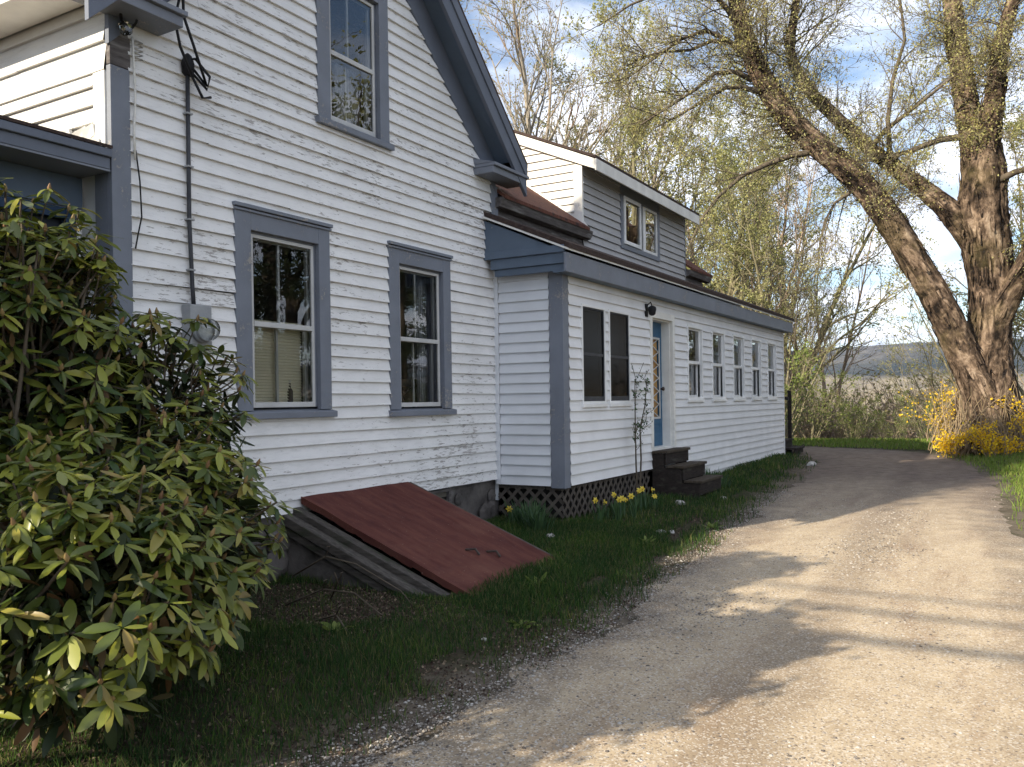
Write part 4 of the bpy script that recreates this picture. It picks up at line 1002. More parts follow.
def make_tree(name, seed, H, r0, stems, spread, nb1, nb2, nb3, ang, leafn, leafsize, barkm, leafm, low=.25, tropism=.03, lean=(0, 0), twig_r=.007, L1=.36, wig=.10):
    """trunk (stems and limbs) and crown (twigs and leaves) around the origin"""
    rng = np.random.default_rng(seed); tr = NB(); cr = NB(); LP = []
    for s in range(stems):
        a = 2 * PI * s / stems + rng.uniform(-.5, .5)
        d0 = np.array([math.cos(a) * spread + lean[0], math.sin(a) * spread + lean[1], 1.0])
        L = H * rng.uniform(.82, 1.05); rr = r0 * rng.uniform(.7, 1.0)
        st = path(rng, (math.cos(a) * .12 * (stems > 1), math.sin(a) * .12 * (stems > 1), -.15), d0, L, 14, .035 + .02, .012)
        ra = rr * (1 - np.linspace(0, 1, 15) ** .9 * .93); ra[0] *= 1.35
        tr.tube(st, ra, 8)
        for b in range(nb1):
            t = low + (1 - low) * ((b + rng.uniform(0, 1)) / nb1) ** .85; t = min(t, .985)
            p, d = at(st, t)
            l1 = H * L1 * (1.08 - .75 * t) * rng.uniform(.7, 1.2)
            d1 = side_dir(rng, d, rad(ang) * rng.uniform(.7, 1.25), .05)
            b1 = path(rng, p, d1, l1, 8, wig, tropism)
            r1 = max(twig_r * 1.6, min(rr * (1 - t * .9) * .55, .02 + l1 * .011))
            (tr if r1 > .035 else cr).tube(b1, r1 * (1 - np.linspace(0, 1, 9) * .78), 5)
            for c in range(nb2):
                t2 = .18 + .8 * (c + rng.uniform(0, 1)) / nb2
                p2, dd = at(b1, min(t2, .98)); l2 = l1 * .42 * (1.15 - .6 * t2) * rng.uniform(.6, 1.3)
                b2 = path(rng, p2, side_dir(rng, dd, rad(40) * rng.uniform(.6, 1.3), .08), l2, 5, wig * 1.1, tropism)
                r2_ = max(twig_r, r1 * .42)
                cr.tube(b2, r2_ * (1 - np.linspace(0, 1, 6) * .6), 4)
                for e in range(nb3):
                    t3 = .25 + .75 * (e + rng.uniform(0, 1)) / nb3
                    p3, d3 = at(b2, min(t3, .98)); l3 = l2 * .5 * rng.uniform(.6, 1.3)
                    b3 = path(rng, p3, side_dir(rng, d3, rad(38) * rng.uniform(.6, 1.3), .08), l3, 3, wig * 1.2, tropism)
                    cr.tube(b3, twig_r * np.array([.9, .8, .65, .45]), 3)
                    LP.append(b3[2:]); LP.append(b3[1:2])
                LP.append(b2[3:])
    LP = np.concatenate(LP)
    if leafn:
        idx = rng.integers(0, len(LP), leafn)
        P = LP[idx] + rng.normal(size=(leafn, 3)) * leafsize * .9
        cr.cards(rng, P, leafsize, 1.25, m=1)
    t_o = tr.build('trunk', barkm, None, smooth=True); c_o = cr.build('crown', [barkm, leafm], None)
    tm, cm = t_o.data, c_o.data
    bpy.data.objects.remove(t_o); bpy.data.objects.remove(c_o)
    tm.name = name + '_trunk'; cm.name = name + '_crown'
    return (tm, cm)

def plant(meshes, name, x, y, rz, sc, label, cat, group, z=None, rx=0, ry=0):
    r = bpy.data.objects.new(name, None); col.objects.link(r)
    r.location = (x, y, gz(x, y) - .05 if z is None else z); r.rotation_euler = (rx, ry, rz); r.scale = (sc, sc, sc)
    r.empty_display_size = .3
    tag(r, label, cat, group)
    for nm, me in zip(('trunk', 'crown'), meshes):
        o = bpy.data.objects.new(nm, me); col.objects.link(o); o.parent = r
    return r

# prototypes of the wood behind the house
T_grey = make_tree('grey_tree', 11, 15, .25, 1, .02, 26, 7, 4, 34, 2600, .075, MAT['bark_grey'], MAT['leaf_olive'], .22, .035, twig_r=.009)
T_multi = make_tree('multi_tree', 12, 14, .19, 3, .16, 15, 6, 4, 30, 3200, .075, MAT['bark_grey'], MAT['leaf_olive'], .20, .04, twig_r=.009)
T_olive = make_tree('olive_tree', 13, 13, .15, 3, .22, 15, 7, 4, 38, 9000, .085, MAT['bark_olive'], MAT['leaf_spring'], .14, .03, twig_r=.009)
T_olive2 = make_tree('olive_tree_two', 14, 12, .14, 2, .2, 20, 7, 4, 42, 11000, .085, MAT['bark_olive'], MAT['leaf_spring'], .10, .02, twig_r=.009)
T_red = make_tree('red_tree', 15, 10, .11, 4, .25, 13, 6, 4, 28, 900, .06, MAT['bark_red'], MAT['leaf_olive'], .15, .06, twig_r=.008)
T_sap = make_tree('sapling', 16, 6.5, .055, 4, .30, 9, 5, 3, 34, 1300, .07, MAT['bark_olive'], MAT['leaf_spring'], .12, .03, twig_r=.006)
T_bush = make_tree('bush', 17, 3.4, .035, 8, .55, 7, 5, 3, 38, 2600, .07, MAT['bark_olive'], MAT['leaf_green'], .06, .02, twig_r=.005)
T_dark = make_tree('dark_tree', 18, 11, .15, 1, .05, 24, 7, 4, 40, 2200, .07, MAT['bark_dark'], MAT['leaf_spring'], .22, .03, lean=(.05, 0), twig_r=.009)
T_full = make_tree('full_tree', 19, 13, .22, 1, .03, 30, 8, 5, 45, 16000, .13, MAT['bark_dark'], MAT['leaf_spring'], .16, .02, twig_r=.009)
# spreading crown on a bare trunk that stands in the front yard
G = 'bare spring trees rising behind the house'
def wood(m, x, y, rz, sc, label, group=G, name='tree', **k): return plant(m, name, x, y, rz, sc, label, 'tree', group, **k)
wood(T_multi, -14.4, 23.5, .3, 1.02, 'bare tree with three stems rising just right of the gable rake')
wood(T_grey, -13.8, 26.5, 2.0, 1.12, 'tall pale trunked bare tree above the left end of the dormer roof')
wood(T_grey, -15.6, 34, 4.1, 1.15, 'slender bare tree between the two pale trunked ones behind the dormer')
wood(T_multi, -12.2, 28.0, 1.7, 1.0, 'bare tree with splayed stems right behind the middle of the dormer roof')
wood(T_olive, -10.6, 27.0, .9, 1.05, 'olive green budding tree just above the right half of the dormer roof')
wood(T_olive2, -11.6, 35, 3.3, 1.12, 'farther olive tree filling the gap behind the dormer window')
wood(T_multi, -18.5, 32, 5.2, 1.05, 'bare tree half hidden by the steep main gable')
wood(T_olive2, -8.9, 27.5, 2.4, .98, 'yellow green leafing tree right of the dormer roof end')
wood(T_olive, -9.6, 38, 4.4, 1.1, 'hazy olive tree standing far behind the dormer end')
wood(T_red, -7.9, 29, .4, 1.1, 'thin reddish twigged tree above the long shed roof')
wood(T_olive, -7.4, 32, 5.6, .95, 'budding tree with grey green twigs above the far half of the shed roof')
wood(T_red, -6.9, 37, 2.8, 1.12, 'upright reddish saplings fanning against the white cloud')
wood(T_olive2, -6.4, 26.8, 1.2, .72, 'green leafing tree close behind the far end of the ell')
wood(T_sap, -5.75, 25.4, 3.5, .82, 'slim yellow green sapling at the far house corner')
wood(T_dark, -6.0, 26.5, 5.0, .50, 'dark leaning trunk beside the far corner with branches reaching right', rx=0, ry=.10)
wood(T_red, -6.9, 31, 4.0, .62, 'fan of bare twigs left of the open valley view')
wood(T_sap, -2.3, 30.5, .5, .62, 'thin multi stemmed sapling left of the great shaggy tree')
wood(T_sap, -1.75, 28.3, 2.2, .72, 'thin sapling close behind the yellow forsythia')
wood(T_sap, -.75, 31, 1.0, 1.25, 'pale leafing tree seen between the two great limbs of the shaggy tree')
wood(T_olive2, 1.0, 30, 2.5, .9, 'leafy green tree behind the right side of the shaggy trunk')
wood(T_full, 2.6, 33, 1.1, .9, 'dense green tree at the right picture edge behind the shaggy trunk')
B = 'low green shrubs where the drive ends'
def shrub(x, y, rz, sc, label): return plant(T_bush, 'shrub', x, y, rz, sc, label, 'shrub', B)
shrub(-5.7, 23.9, .2, .92, 'green leafing shrub right against the back steps')
shrub(-5.2, 26.2, 1.4, .72, 'bushy green shrub beside the drive end, under the dark leaning tree')
shrub(-4.3, 28.0, 2.6, .50, 'low green shrub left of the valley view')
shrub(-3.2, 27.6, 3.9, .34, 'smallest green shrub in the middle below the valley view')
shrub(-2.1, 26.6, 5.1, .48, 'twiggy green shrub left of the yellow forsythia')

# unseen evergreen, added so that its shadow falls over the far half of the drive
def conifer(name, x, y, H, R, base, label, seed):
    rng = np.random.default_rng(seed); root = empty(name, (x, y, gz(x, y)), label, 'tree')
    tb = NB(); tb.tube([(x, y, gz(x, y) - .1), (x, y, H * .5), (x, y, H)], [.28, .17, .02], 10); tb.build('trunk', MAT['bark_dark'], root, smooth=True)
    cb = NB(); LP = []
    for k in range(150):
        t = rng.uniform(0, 1) ** .9; z = base + (H - base) * t; L = R * (1 - t) ** .8 * rng.uniform(.75, 1.1) + .2
        a = rng.uniform(0, 2 * PI); p = path(rng, (x, y, z), (math.cos(a), math.sin(a), -.15), L, 6, .07, .02)
        cb.tube(p, .03 * (1 - np.linspace(0, 1, 7) * .8), 4)
        for j in range(1, 7): LP.append(p[j] + rng.normal(size=(34, 3)) * np.array([.22, .22, .14]))
    cb.cards(rng, np.concatenate(LP), .17, .7, m=1); cb.build('crown', [MAT['bark_dark'], MAT['leaf_dark']], root)
conifer('spruce', -9.0, -.6, 13.0, 1.9, 8.7, 'unseen narrow spruce added to shade the far drive, bare below', 5)

T_shade_lilac = make_tree('shade_lilac', 23, 4.3, .05, 5, .12, 11, 6, 3, 40, 8500, .085, MAT['bark_dark'], MAT['leaf_green'], .50, .02, L1=.26, twig_r=.005)  # unseen shrubs added out of frame, crowns shaped to shade the drive edge
T_shade_lilac2 = make_tree('shade_lilac_two', 24, 3.5, .04, 6, .16, 8, 6, 3, 60, 9000, .10, MAT['bark_dark'], MAT['leaf_green'], .70, -.01, L1=.24, twig_r=.005)
plant(T_shade_lilac2, 'shade_lilac', -4.25, .25, 1.2, 1.0, 'smaller unseen shrub added to shade the drive edge, beside the taller one', 'shrub', None)
plant(T_shade_lilac, 'shade_lilac', -5.05, .2, .4, 1.08, 'taller unseen shrub added to shade the drive, left of the rhododendron', 'shrub', None)

# trees across the drive: out of frame, seen only as reflections in the panes
for k, (x, y, H, R_, lb_) in enumerate(((10.5, 20.5, 17, 3.2, 'dark spruce across the drive opposite the main house'), (10.0, 27.0, 15, 3.0, 'dark spruce beyond the first one across the drive'), (13.5, 15.5, 18, 3.4, 'tallest dark spruce across the drive'))):
    conifer('spruce', x, y, H, R_, 1.2, lb_, 40 + k)
plant(T_full, 'tree', 14.0, 25.0, 1.0, 1.75, 'tallest broad tree across the drive, above the spruces', 'tree', None)
plant(T_full, 'tree', 9.0, 33.0, 0, 1.0, 'broad green tree across the drive past the spruces', 'tree', None)

# ---- the great shaggy tree
wt = empty('shaggy_tree', (-.46, 21, .28), 'massive shaggy barked old tree with thick leaning limbs beside the drive', 'tree')
def barky(nb, ctl, sides, seg, amp, seed):
    ctl = [(a_, b_, c_, d_ * .78) for a_, b_, c_, d_ in ctl]
    """resample a control polyline (x,y,z,r) and push the surface into ridges and flakes"""
    C = np.array(ctl, float); n = len(C); T = np.linspace(0, n - 1, seg)
    out = []
    for t in T:   # catmull-rom
        i = min(int(t), n - 2); u = t - i
        p0, p1, p2, p3 = C[max(i - 1, 0)], C[i], C[i + 1], C[min(i + 2, n - 1)]
        out.append(.5 * ((2 * p1) + (-p0 + p2) * u + (2 * p0 - 5 * p1 + 4 * p2 - p3) * u * u + (-p0 + 3 * p1 - 3 * p2 + p3) * u ** 3))
    out = np.array(out); pts, rs = out[:, :3], np.maximum(out[:, 3], .01)
    t = np.gradient(pts, axis=0); t /= np.linalg.norm(t, axis=1)[:, None]
    a = np.cross(t, (0, 1, 0.1)); a /= np.linalg.norm(a, axis=1)[:, None]; b = np.cross(t, a)
    V = []; s = 0; L = np.concatenate([[0], np.cumsum(np.linalg.norm(np.diff(pts, axis=0), axis=1))])
    for i in range(len(pts)):
        for k in range(sides):
            an = 2 * PI * k / sides
            c, sn = math.cos(an), math.sin(an)
            f1 = mnoise.fractal(Vector((c * 2.2 + seed, sn * 2.2, L[i] * .55)), 1.0, 2.2, 4)
            f2 = mnoise.noise((c * 7 + seed, sn * 7, L[i] * 1.4)); f3 = mnoise.noise((c * 4 + seed * 2, sn * 4, L[i] * 4.5))
            rr = rs[i] * (1 + amp * (.9 * f1 + .8 * abs(f2) + .95 * max(0, f3)))
            V.append(pts[i] + rr * (c * a[i] + sn * b[i]))
    i = np.arange(len(pts) - 1)[:, None] * sides; k = np.arange(sides)[None, :]; k2 = (k + 1) % sides
    nb.add(V, quads=np.stack([i + k, i + k2, i + sides + k2, i + sides + k], -1).reshape(-1, 4))
    A = [(math.cos(2 * PI * k / sides) * max(rs[i], .2), math.sin(2 * PI * k / sides) * max(rs[i], .2), L[i] + seed * 7) for i in range(len(pts)) for k in range(sides)]
    # peeling flakes standing off the bark
    rf = np.random.default_rng(int(seed * 10)); VA = np.array(V)
    for q in range(int(26 * L[-1] * 4 * rs.mean())):
        ii = rf.integers(2, len(pts) - 6); kk = rf.integers(0, sides); bp_ = VA[ii * sides + kk]; nrm = bp_ - pts[ii]; nrm /= np.linalg.norm(nrm); sd = np.cross(t[ii], nrm)
        l = rf.uniform(.12, .42); w_ = rf.uniform(.02, .05); lift = rf.uniform(.015, .07); sg = -1 if rf.random() < .7 else 1
        e0 = bp_ - nrm * .01; e1 = bp_ + t[ii] * sg * l + nrm * lift; em = (e0 + e1) / 2 + nrm * .012
        nb.add([e0 - sd * w_, e0 + sd * w_, em + sd * w_ * .9, em - sd * w_ * .9, e1 + sd * w_ * .4, e1 - sd * w_ * .5], quads=[(0, 1, 2, 3), (3, 2, 4, 5)])
        a0 = A[ii * sides + kk]; A += [(a0[0] + dx, a0[1] + dx, a0[2] + dl) for dx, dl in ((-w_, 0), (w_, 0), (w_, l / 2), (-w_, l / 2), (w_, l), (-w_, l))]
    nb.attr = A
    return pts, rs
trunk = [(-0.42, 21.0, -.1, 1.15), (-0.45, 21.0, 0.35, .93), (-0.47, 21.0, .9, 0.80), (-0.5, 21.0, 1.4, 0.76), (-0.45, 21.0, 2.11, 0.58), (-0.42, 21.0, 2.97, 0.50), (-0.41, 21.0, 3.83, 0.50), (-0.46, 21.0, 4.69, 0.55), (-0.54, 21.0, 5.55, 0.61), (-0.51, 21.0, 6.41, 0.53), (-0.6, 21.0, 7.28, 0.42)]
limbs = dict(
 limb_left=[(-0.50, 20.85, 0.9, 0.52), (-0.62, 20.7, 1.65, 0.45), (-0.92, 20.6, 2.45, 0.40), (-1.30, 20.4, 3.43, 0.375), (-1.78, 20.2, 4.42, 0.36), (-2.28, 20.0, 5.41, 0.345), (-2.88, 19.8, 6.3, 0.33), (-3.58, 19.6, 7.01, 0.315), (-4.22, 19.4, 7.76, 0.30), (-4.70, 19.2, 8.63, 0.285), (-4.97, 19.0, 9.39, 0.25), (-5.13, 18.8, 10.12, 0.21), (-5.28, 18.6, 11.17, 0.17), (-5.48, 18.4, 12.66, 0.12), (-5.96, 18.2, 14.24, 0.05)],
 limb_cross=[(-0.6, 21.0, 4.8, 0.4), (-1.15, 20.9, 5.57, 0.30), (-1.63, 20.8, 6.09, 0.245), (-2.21, 20.7, 6.64, 0.205), (-2.88, 20.6, 7.3, 0.19), (-3.53, 20.5, 8.07, 0.175), (-4.05, 20.4, 8.76, 0.155), (-4.35, 20.3, 9.59, 0.135), (-4.21, 20.2, 10.44, 0.11), (-4.08, 20.2, 11.54, 0.085), (-4.28, 20.2, 13.43, 0.04)],
 limb_up=[(-0.55, 21.0, 6.6, 0.42), (-0.79, 21.1, 7.78, 0.325), (-0.9, 21.2, 8.7, 0.28), (-1.02, 21.3, 9.64, 0.25), (-1.11, 21.4, 10.81, 0.2), (-1.0, 21.5, 12.16, 0.15), (-1.19, 21.6, 14.05, 0.06)],
 limb_up2=[(-0.5, 20.95, 6.7, 0.36), (-0.27, 20.8, 7.91, 0.25), (-0.17, 20.7, 8.8, 0.2), (0.03, 20.6, 9.56, 0.16), (0.3, 20.5, 10.68, 0.12), (0.5, 20.5, 12.45, 0.05)],
 limb_right=[(-0.3, 20.9, 3.1, 0.33), (0.1, 20.7, 3.96, 0.28), (0.41, 20.5, 4.53, 0.26), (0.84, 20.3, 5.45, 0.22), (1.18, 20.2, 6.57, 0.16), (1.51, 20.0, 8.0, 0.10), (1.84, 20.0, 9.83, 0.04)])
small = [
 [(-3.75, 19.5, 6.95, 0.091), (-4.17, 19.3, 6.88, 0.08), (-4.67, 19.1, 6.71, 0.069), (-5.12, 18.9, 6.49, 0.059), (-5.56, 18.7, 6.09, 0.048), (-5.91, 18.5, 5.59, 0.038), (-6.13, 18.3, 4.99, 0.028)],
 [(-4.98, 19.0, 9.06, 0.089), (-5.3, 18.6, 9.43, 0.067), (-5.69, 18.2, 9.59, 0.057), (-6.12, 17.8, 9.33, 0.041), (-6.58, 17.5, 8.94, 0.032), (-7.15, 17.2, 8.49, 0.018)],
 [(-5.04, 19.0, 9.29, 0.079), (-5.36, 18.8, 9.47, 0.068), (-5.66, 18.6, 9.49, 0.058), (-6.03, 18.2, 9.23, 0.042), (-6.57, 17.8, 9.17, 0.032), (-7.0, 17.4, 8.95, 0.018)],
 [(-4.92, 19.1, 8.64, 0.089), (-5.21, 18.8, 8.78, 0.068), (-5.57, 18.5, 8.73, 0.057), (-5.93, 18.2, 8.34, 0.047), (-6.32, 17.8, 7.97, 0.037), (-6.94, 17.5, 7.56, 0.023)],
 [(-4.79, 19.1, 8.35, 0.079), (-5.07, 18.8, 8.42, 0.068), (-5.36, 18.5, 8.36, 0.057), (-5.64, 18.2, 8.11, 0.047), (-6.06, 17.9, 7.8, 0.037), (-6.64, 17.6, 7.47, 0.023)],
 [(-5.12, 18.9, 9.72, 0.098), (-5.29, 18.6, 10.08, 0.077), (-5.46, 18.2, 10.29, 0.066), (-5.88, 17.8, 10.35, 0.055), (-6.44, 17.5, 10.32, 0.045), (-7.01, 17.2, 10.07, 0.031), (-7.63, 17.0, 9.71, 0.018)],
 [(-1.81, 20.7, 6.21, 0.086), (-2.29, 20.5, 6.96, 0.074), (-2.31, 20.4, 7.64, 0.063), (-2.19, 20.3, 8.46, 0.053), (-1.93, 20.2, 9.23, 0.042), (-2.0, 20.1, 10.07, 0.031)],
 [(-2.71, 20.6, 7.1, 0.075), (-2.38, 20.5, 7.46, 0.064), (-1.97, 20.4, 7.69, 0.053), (-1.47, 20.3, 7.99, 0.042), (-0.98, 20.2, 8.29, 0.031)],
 [(-0.6, 21.0, 7.18, 0.109), (-1.32, 20.8, 7.14, 0.086), (-2.0, 20.6, 6.92, 0.064), (-2.69, 20.4, 6.82, 0.053), (-3.3, 20.3, 6.78, 0.032)],
 [(-0.2, 20.8, 6.11, 0.097), (0.08, 20.6, 6.19, 0.085), (0.51, 20.4, 6.22, 0.063), (1.01, 20.2, 6.4, 0.042)],
 [(-2.9, 19.85, 6.1, .05), (-3.3, 19.6, 5.8, .04), (-3.5, 19.5, 5.4, .03), (-3.6, 19.4, 4.9, .018)]]
nb = NB(); barky(nb, trunk, 72, 130, .13, 1.0); nb.build('trunk', MAT['bark'], wt, smooth=True)
LIMB = []
for k, (nm, c) in enumerate(limbs.items()):
    nb = NB(); p, r = barky(nb, c, 36, 120, .12, 3.0 + k); nb.build('limb', MAT['bark'], wt, smooth=True); LIMB.append((p, r))
rg = np.random.default_rng(77); cr = NB(); LP = []
def sprout(p, d, L, lvl, droop):
    b = path(rg, p, d, L, 6, .10, .015, droop)
    rr = max(.006, L * .010) * (1 if lvl else 1.2)
    cr.tube(b, rr * (1 - np.linspace(0, 1, 7) * .75), 4 if lvl else 5, m=2 if lvl else 0)
    if lvl < 2:
        for j in range(6 if lvl == 0 else 4):
            q, dd = at(b, rg.uniform(.2, .98)); sprout(q, side_dir(rg, dd, rad(rg.uniform(25, 60)), -.02), L * rg.uniform(.3, .6), lvl + 1, droop)
    if lvl >= 1: LP.append(b[2:])
SM = []
for c in small:
    C = np.array(c); cr.tube(C[:, :3], C[:, 3] * .8, 7); SM.append((C[:, :3], C[:, 3]))
for (p, r), n in zip(SM, (14, 18, 18, 18, 18, 20, 14, 12, 12, 8, 8)):
    for j in range(n):
        q, d = at(p, rg.uniform(.15, 1.0)); sprout(q, side_dir(rg, d, rad(rg.uniform(20, 60)), .05), rg.uniform(.5, 1.5), 0, .06)
for (p, r), n, lo in zip(LIMB, (190, 120, 110, 90, 60), (.35, .15, .0, .0, .2)):
    for j in range(n):
        t = lo + (1 - lo) * rg.uniform(0, 1); q, d = at(p, min(t, .99)); L = rg.uniform(.4, 1.0) + 1.3 * t * rg.uniform(.3, 1)
        sprout(q, side_dir(rg, d, rad(rg.uniform(35, 85)), .1), L, 0, .05)
LPc = np.concatenate(LP)
idx = rg.integers(0, len(LPc), 60000)
cr.cards(rg, LPc[idx] + rg.normal(size=(len(idx), 3)) * .11, .047, 1.1, m=1)
# moss and young shoots sprouting straight from the bark
moss = []
for (p, r), lo in zip(LIMB, (.45, .1, .0, .0, .3)):
    for j in range(170):
        t = lo + (1 - lo) * rg.uniform(0, 1); q, d = at(p, min(t, .99)); ri = r[min(int(t * (len(r) - 1)), len(r) - 1)]
        sd = side_dir(rg, d, rad(90)); moss.append(q + sd * ri * 1.12 + rg.normal(size=3) * .05)
cr.cards(rg, np.array(moss), .07, 1.1, m=1)
cr.build('crown', [MAT['twig_dark'], MAT['leaf_willow'], MAT['twig_pale']], wt)
# burl and dry vines at the foot
vb = NB()
for k in range(240):
    a = rg.uniform(-1.2 * PI, .2 * PI); R = rg.uniform(.75, 1.3)
    p = (-.45 + R * math.cos(a), 21 + R * math.sin(a), rg.uniform(.2, .7)); 
    vb.tube(path(rg, p, (-.35 * math.cos(a), -.35 * math.sin(a), 1), rg.uniform(.5, 1.7), 7, .16, .0, .05), .010 * (1 - np.linspace(0, 1, 8) * .6), 4)
vo = vb.build('dry_vine', MAT['straw'], None, loc=(-.45, 21, .2)); tag(vo, 'tangle of dry brown vines around the foot of the shaggy tree', 'vine')

# ---- forsythia
def forsythia(x, y, R, H, n, seed, label, lean):
    rng = np.random.default_rng(seed); z0 = gz(x, y); root = empty('forsythia', (x, y, z0), label, 'shrub', 'yellow forsythia at the foot of the shaggy tree')
    sb = NB(); LP = []
    for k in range(n):
        a = rng.uniform(0, 2 * PI); q = rng.uniform(0, 1) ** .5 * R * .5
        b = path(rng, (x + q * math.cos(a), y + q * math.sin(a), z0), (math.cos(a) * .4 + lean[0], math.sin(a) * .4 + lean[1], 1), H * rng.uniform(.55, 1.15), 9, .09, 0, .16)
        sb.tube(b, .009 * (1 - np.linspace(0, 1, 10) * .6), 4); LP.append(b[2:])
        for j in range(3):
            pp, dd = at(b, rng.uniform(.3, .95)); c = path(rng, pp, side_dir(rng, dd, .6), H * .3 * rng.uniform(.5, 1.2), 4, .12, 0, .1); sb.tube(c, .005 * np.ones(5), 3); LP.append(c[1:])
    LP = np.concatenate(LP)
    sb.build('stem', MAT['straw'], root)
    fb = NB(); m = int(len(LP) * 3.0); idx = rng.integers(0, len(LP), m); P = LP[idx] + rng.normal(size=(m, 3)) * .05
    keep = np.array([mnoise.noise((p[0] * 1.8, p[1] * 1.8, p[2] * 1.8 + seed)) > -.22 for p in P]); P = P[keep]
    fb.cards(rng, P, .052, 1.4); fb.build('blossom', MAT['yellow'], root)
forsythia(-1.0, 21.35, .24, 1.75, 26, 1, 'tall yellow forsythia clump left of the shaggy trunk', (-.06, 0))
forsythia(-1.05, 20.2, .42, .55, 26, 2, 'low yellow forsythia blooming in front of the shaggy trunk', (0, -.05))
forsythia(-.3, 19.7, .45, .7, 26, 3, 'sprawling yellow forsythia at the right foot of the shaggy trunk', (.05, -.05))
forsythia(.65, 20.0, .5, 1.2, 20, 4, 'yellow forsythia arching at the right picture edge', (0, -.1))

# ---- rhododendron
def leaf_shape():
    """long leathery leaf with midrib fold, base at origin, along +X, normal +Z"""
    xs = [0, .18, .45, .72, .92, 1.0]; ws = [.012, .10, .155, .14, .07, .0]
    V = []
    for x, w in zip(xs, ws):
        dz = -.16 * x * x; V += [(x, -w, dz + .035 * (w / .15)), (x, 0, dz), (x, w, dz + .035 * (w / .15))]
    Q = []
    for i in range(5):
        a = i * 3; Q += [(a, a + 3, a + 4, a + 1), (a + 1, a + 4, a + 5, a + 2)]
    return np.array(V, float), np.array(Q)
LV, LQ = leaf_shape()
def put_leaves(nb, base, d, up, L, m):
    """vectorised: base (n,3), dir d, up"""
    n = len(base); d = d / np.linalg.norm(d, axis=1)[:, None]; w = np.cross(up, d); w /= np.linalg.norm(w, axis=1)[:, None] + 1e-9; u = np.cross(d, w)
    wf = rr.uniform(.65, 1.2, n)[:, None, None]; cf = rr.uniform(-.6, 2.4, n)[:, None, None]; tw = rr.normal(size=n)[:, None, None] * .25
    V = base[:, None, :] + L[:, None, None] * (LV[None, :, 0, None] * d[:, None, :] + wf * LV[None, :, 1, None] * w[:, None, :] + (cf * LV[None, :, 2, None] + tw * LV[None, :, 1, None] * LV[None, :, 0, None]) * u[:, None, :])
    Q = LQ[None] + (np.arange(n) * len(LV))[:, None, None]
    nb.add(V.reshape(-1, 3), quads=Q.reshape(-1, 4), m=m)
rho = empty('rhododendron', (-4.4, 2.7, 0), 'big dark rhododendron bush with whorled leathery leaves at the house corner', 'shrub')
rr = np.random.default_rng(21)
ELL = [((-5.05, 2.78, 1.56), (.85, .78, 1.33), 430), ((-4.28, 2.92, .80), (.86, .92, .80), 400), ((-5.0, 2.2, .9), (.9, 1.0, 1.1), 170), ((-4.75, 3.55, 1.35), (.55, .70, .85), 120), ((-3.62, 2.34, .72), (.60, .60, .64), 220)]
sb = NB(); lb = NB(); bb = NB(); tips = []
for c, e, n in ELL:
    c = np.array(c); e = np.array(e)
    for k in range(n):
        d = rr.normal(size=3); d /= np.linalg.norm(d)
        if d[2] < -.55: d[2] = abs(d[2])
        p = c + e * d * rr.uniform(.72, 1.05)
        if p[2] < .14 or p[0] < -6.2: continue
        if p[0] < XA + .12 and p[1] > Y0 - .15: continue
        tips.append((p, d, c))
for p, d, c in tips:
    if rr.random() < .10:
        base = np.array((-4.6 + rr.normal() * .25, 2.7 + rr.normal() * .25, .05)); mid = (base + p) / 2 + rr.normal(size=3) * .12; mid[2] -= .1
        sb.tube(np.array([base, mid, p]), np.array([.02, .013, .006]), 5)
    else:
        q = p + (c - p) * .5 + rr.normal(size=3) * .05
        sb.tube(np.array([q, (p + q) / 2 + rr.normal(size=3) * .02, p]), np.array([.008, .006, .005]), 4)
    ax = d * .6 + np.array((.05, -.1, .75)); ax /= np.linalg.norm(ax)
    m = rr.integers(7, 12); a = rr.uniform(0, 6.28) + np.arange(m) * 2.4
    s1 = np.cross(ax, (0.3, .9, .1)); s1 /= np.linalg.norm(s1); s2 = np.cross(ax, s1)
    tilt = rr.uniform(-.15, .45, m)
    dirs = np.cos(a)[:, None] * s1 + np.sin(a)[:, None] * s2; dl = dirs + ax[None] * tilt[:, None]; dl[:, 2] -= rr.uniform(.05, .55)
    put_leaves(lb, p[None] + dirs * .008 + ax[None] * rr.uniform(-.03, .02, m)[:, None], dl, np.tile(ax, (m, 1)) + rr.normal(size=(m, 3)) * .12, rr.uniform(.075, .155, m), 0)
    if rr.random() < .55:
        bb.tube(np.array([p, p + ax * .018, p + ax * .045]), np.array([.006, .012, .003]), 6)
# inner leaves, in the darker colour that gives the bush shaded depth
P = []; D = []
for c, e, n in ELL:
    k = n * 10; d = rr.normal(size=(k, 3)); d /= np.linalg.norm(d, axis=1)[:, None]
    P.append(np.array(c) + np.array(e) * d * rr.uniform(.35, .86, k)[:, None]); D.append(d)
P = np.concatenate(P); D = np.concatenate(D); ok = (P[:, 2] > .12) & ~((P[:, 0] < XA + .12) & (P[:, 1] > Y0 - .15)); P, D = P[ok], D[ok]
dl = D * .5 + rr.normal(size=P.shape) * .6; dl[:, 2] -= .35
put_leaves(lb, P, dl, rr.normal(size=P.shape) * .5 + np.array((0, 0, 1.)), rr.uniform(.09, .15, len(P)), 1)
sb.build('branch', MAT['twig_dark'], rho); lo_ = lb.build('leaf_whorl', [MAT['leaf_rhodo'], MAT['leaf_rhodo_inner_shade']], rho, smooth=True); lo_['kind'] = 'stuff'
bo_ = bb.build('bud', MAT['bud'], rho, smooth=True); bo_['kind'] = 'stuff'

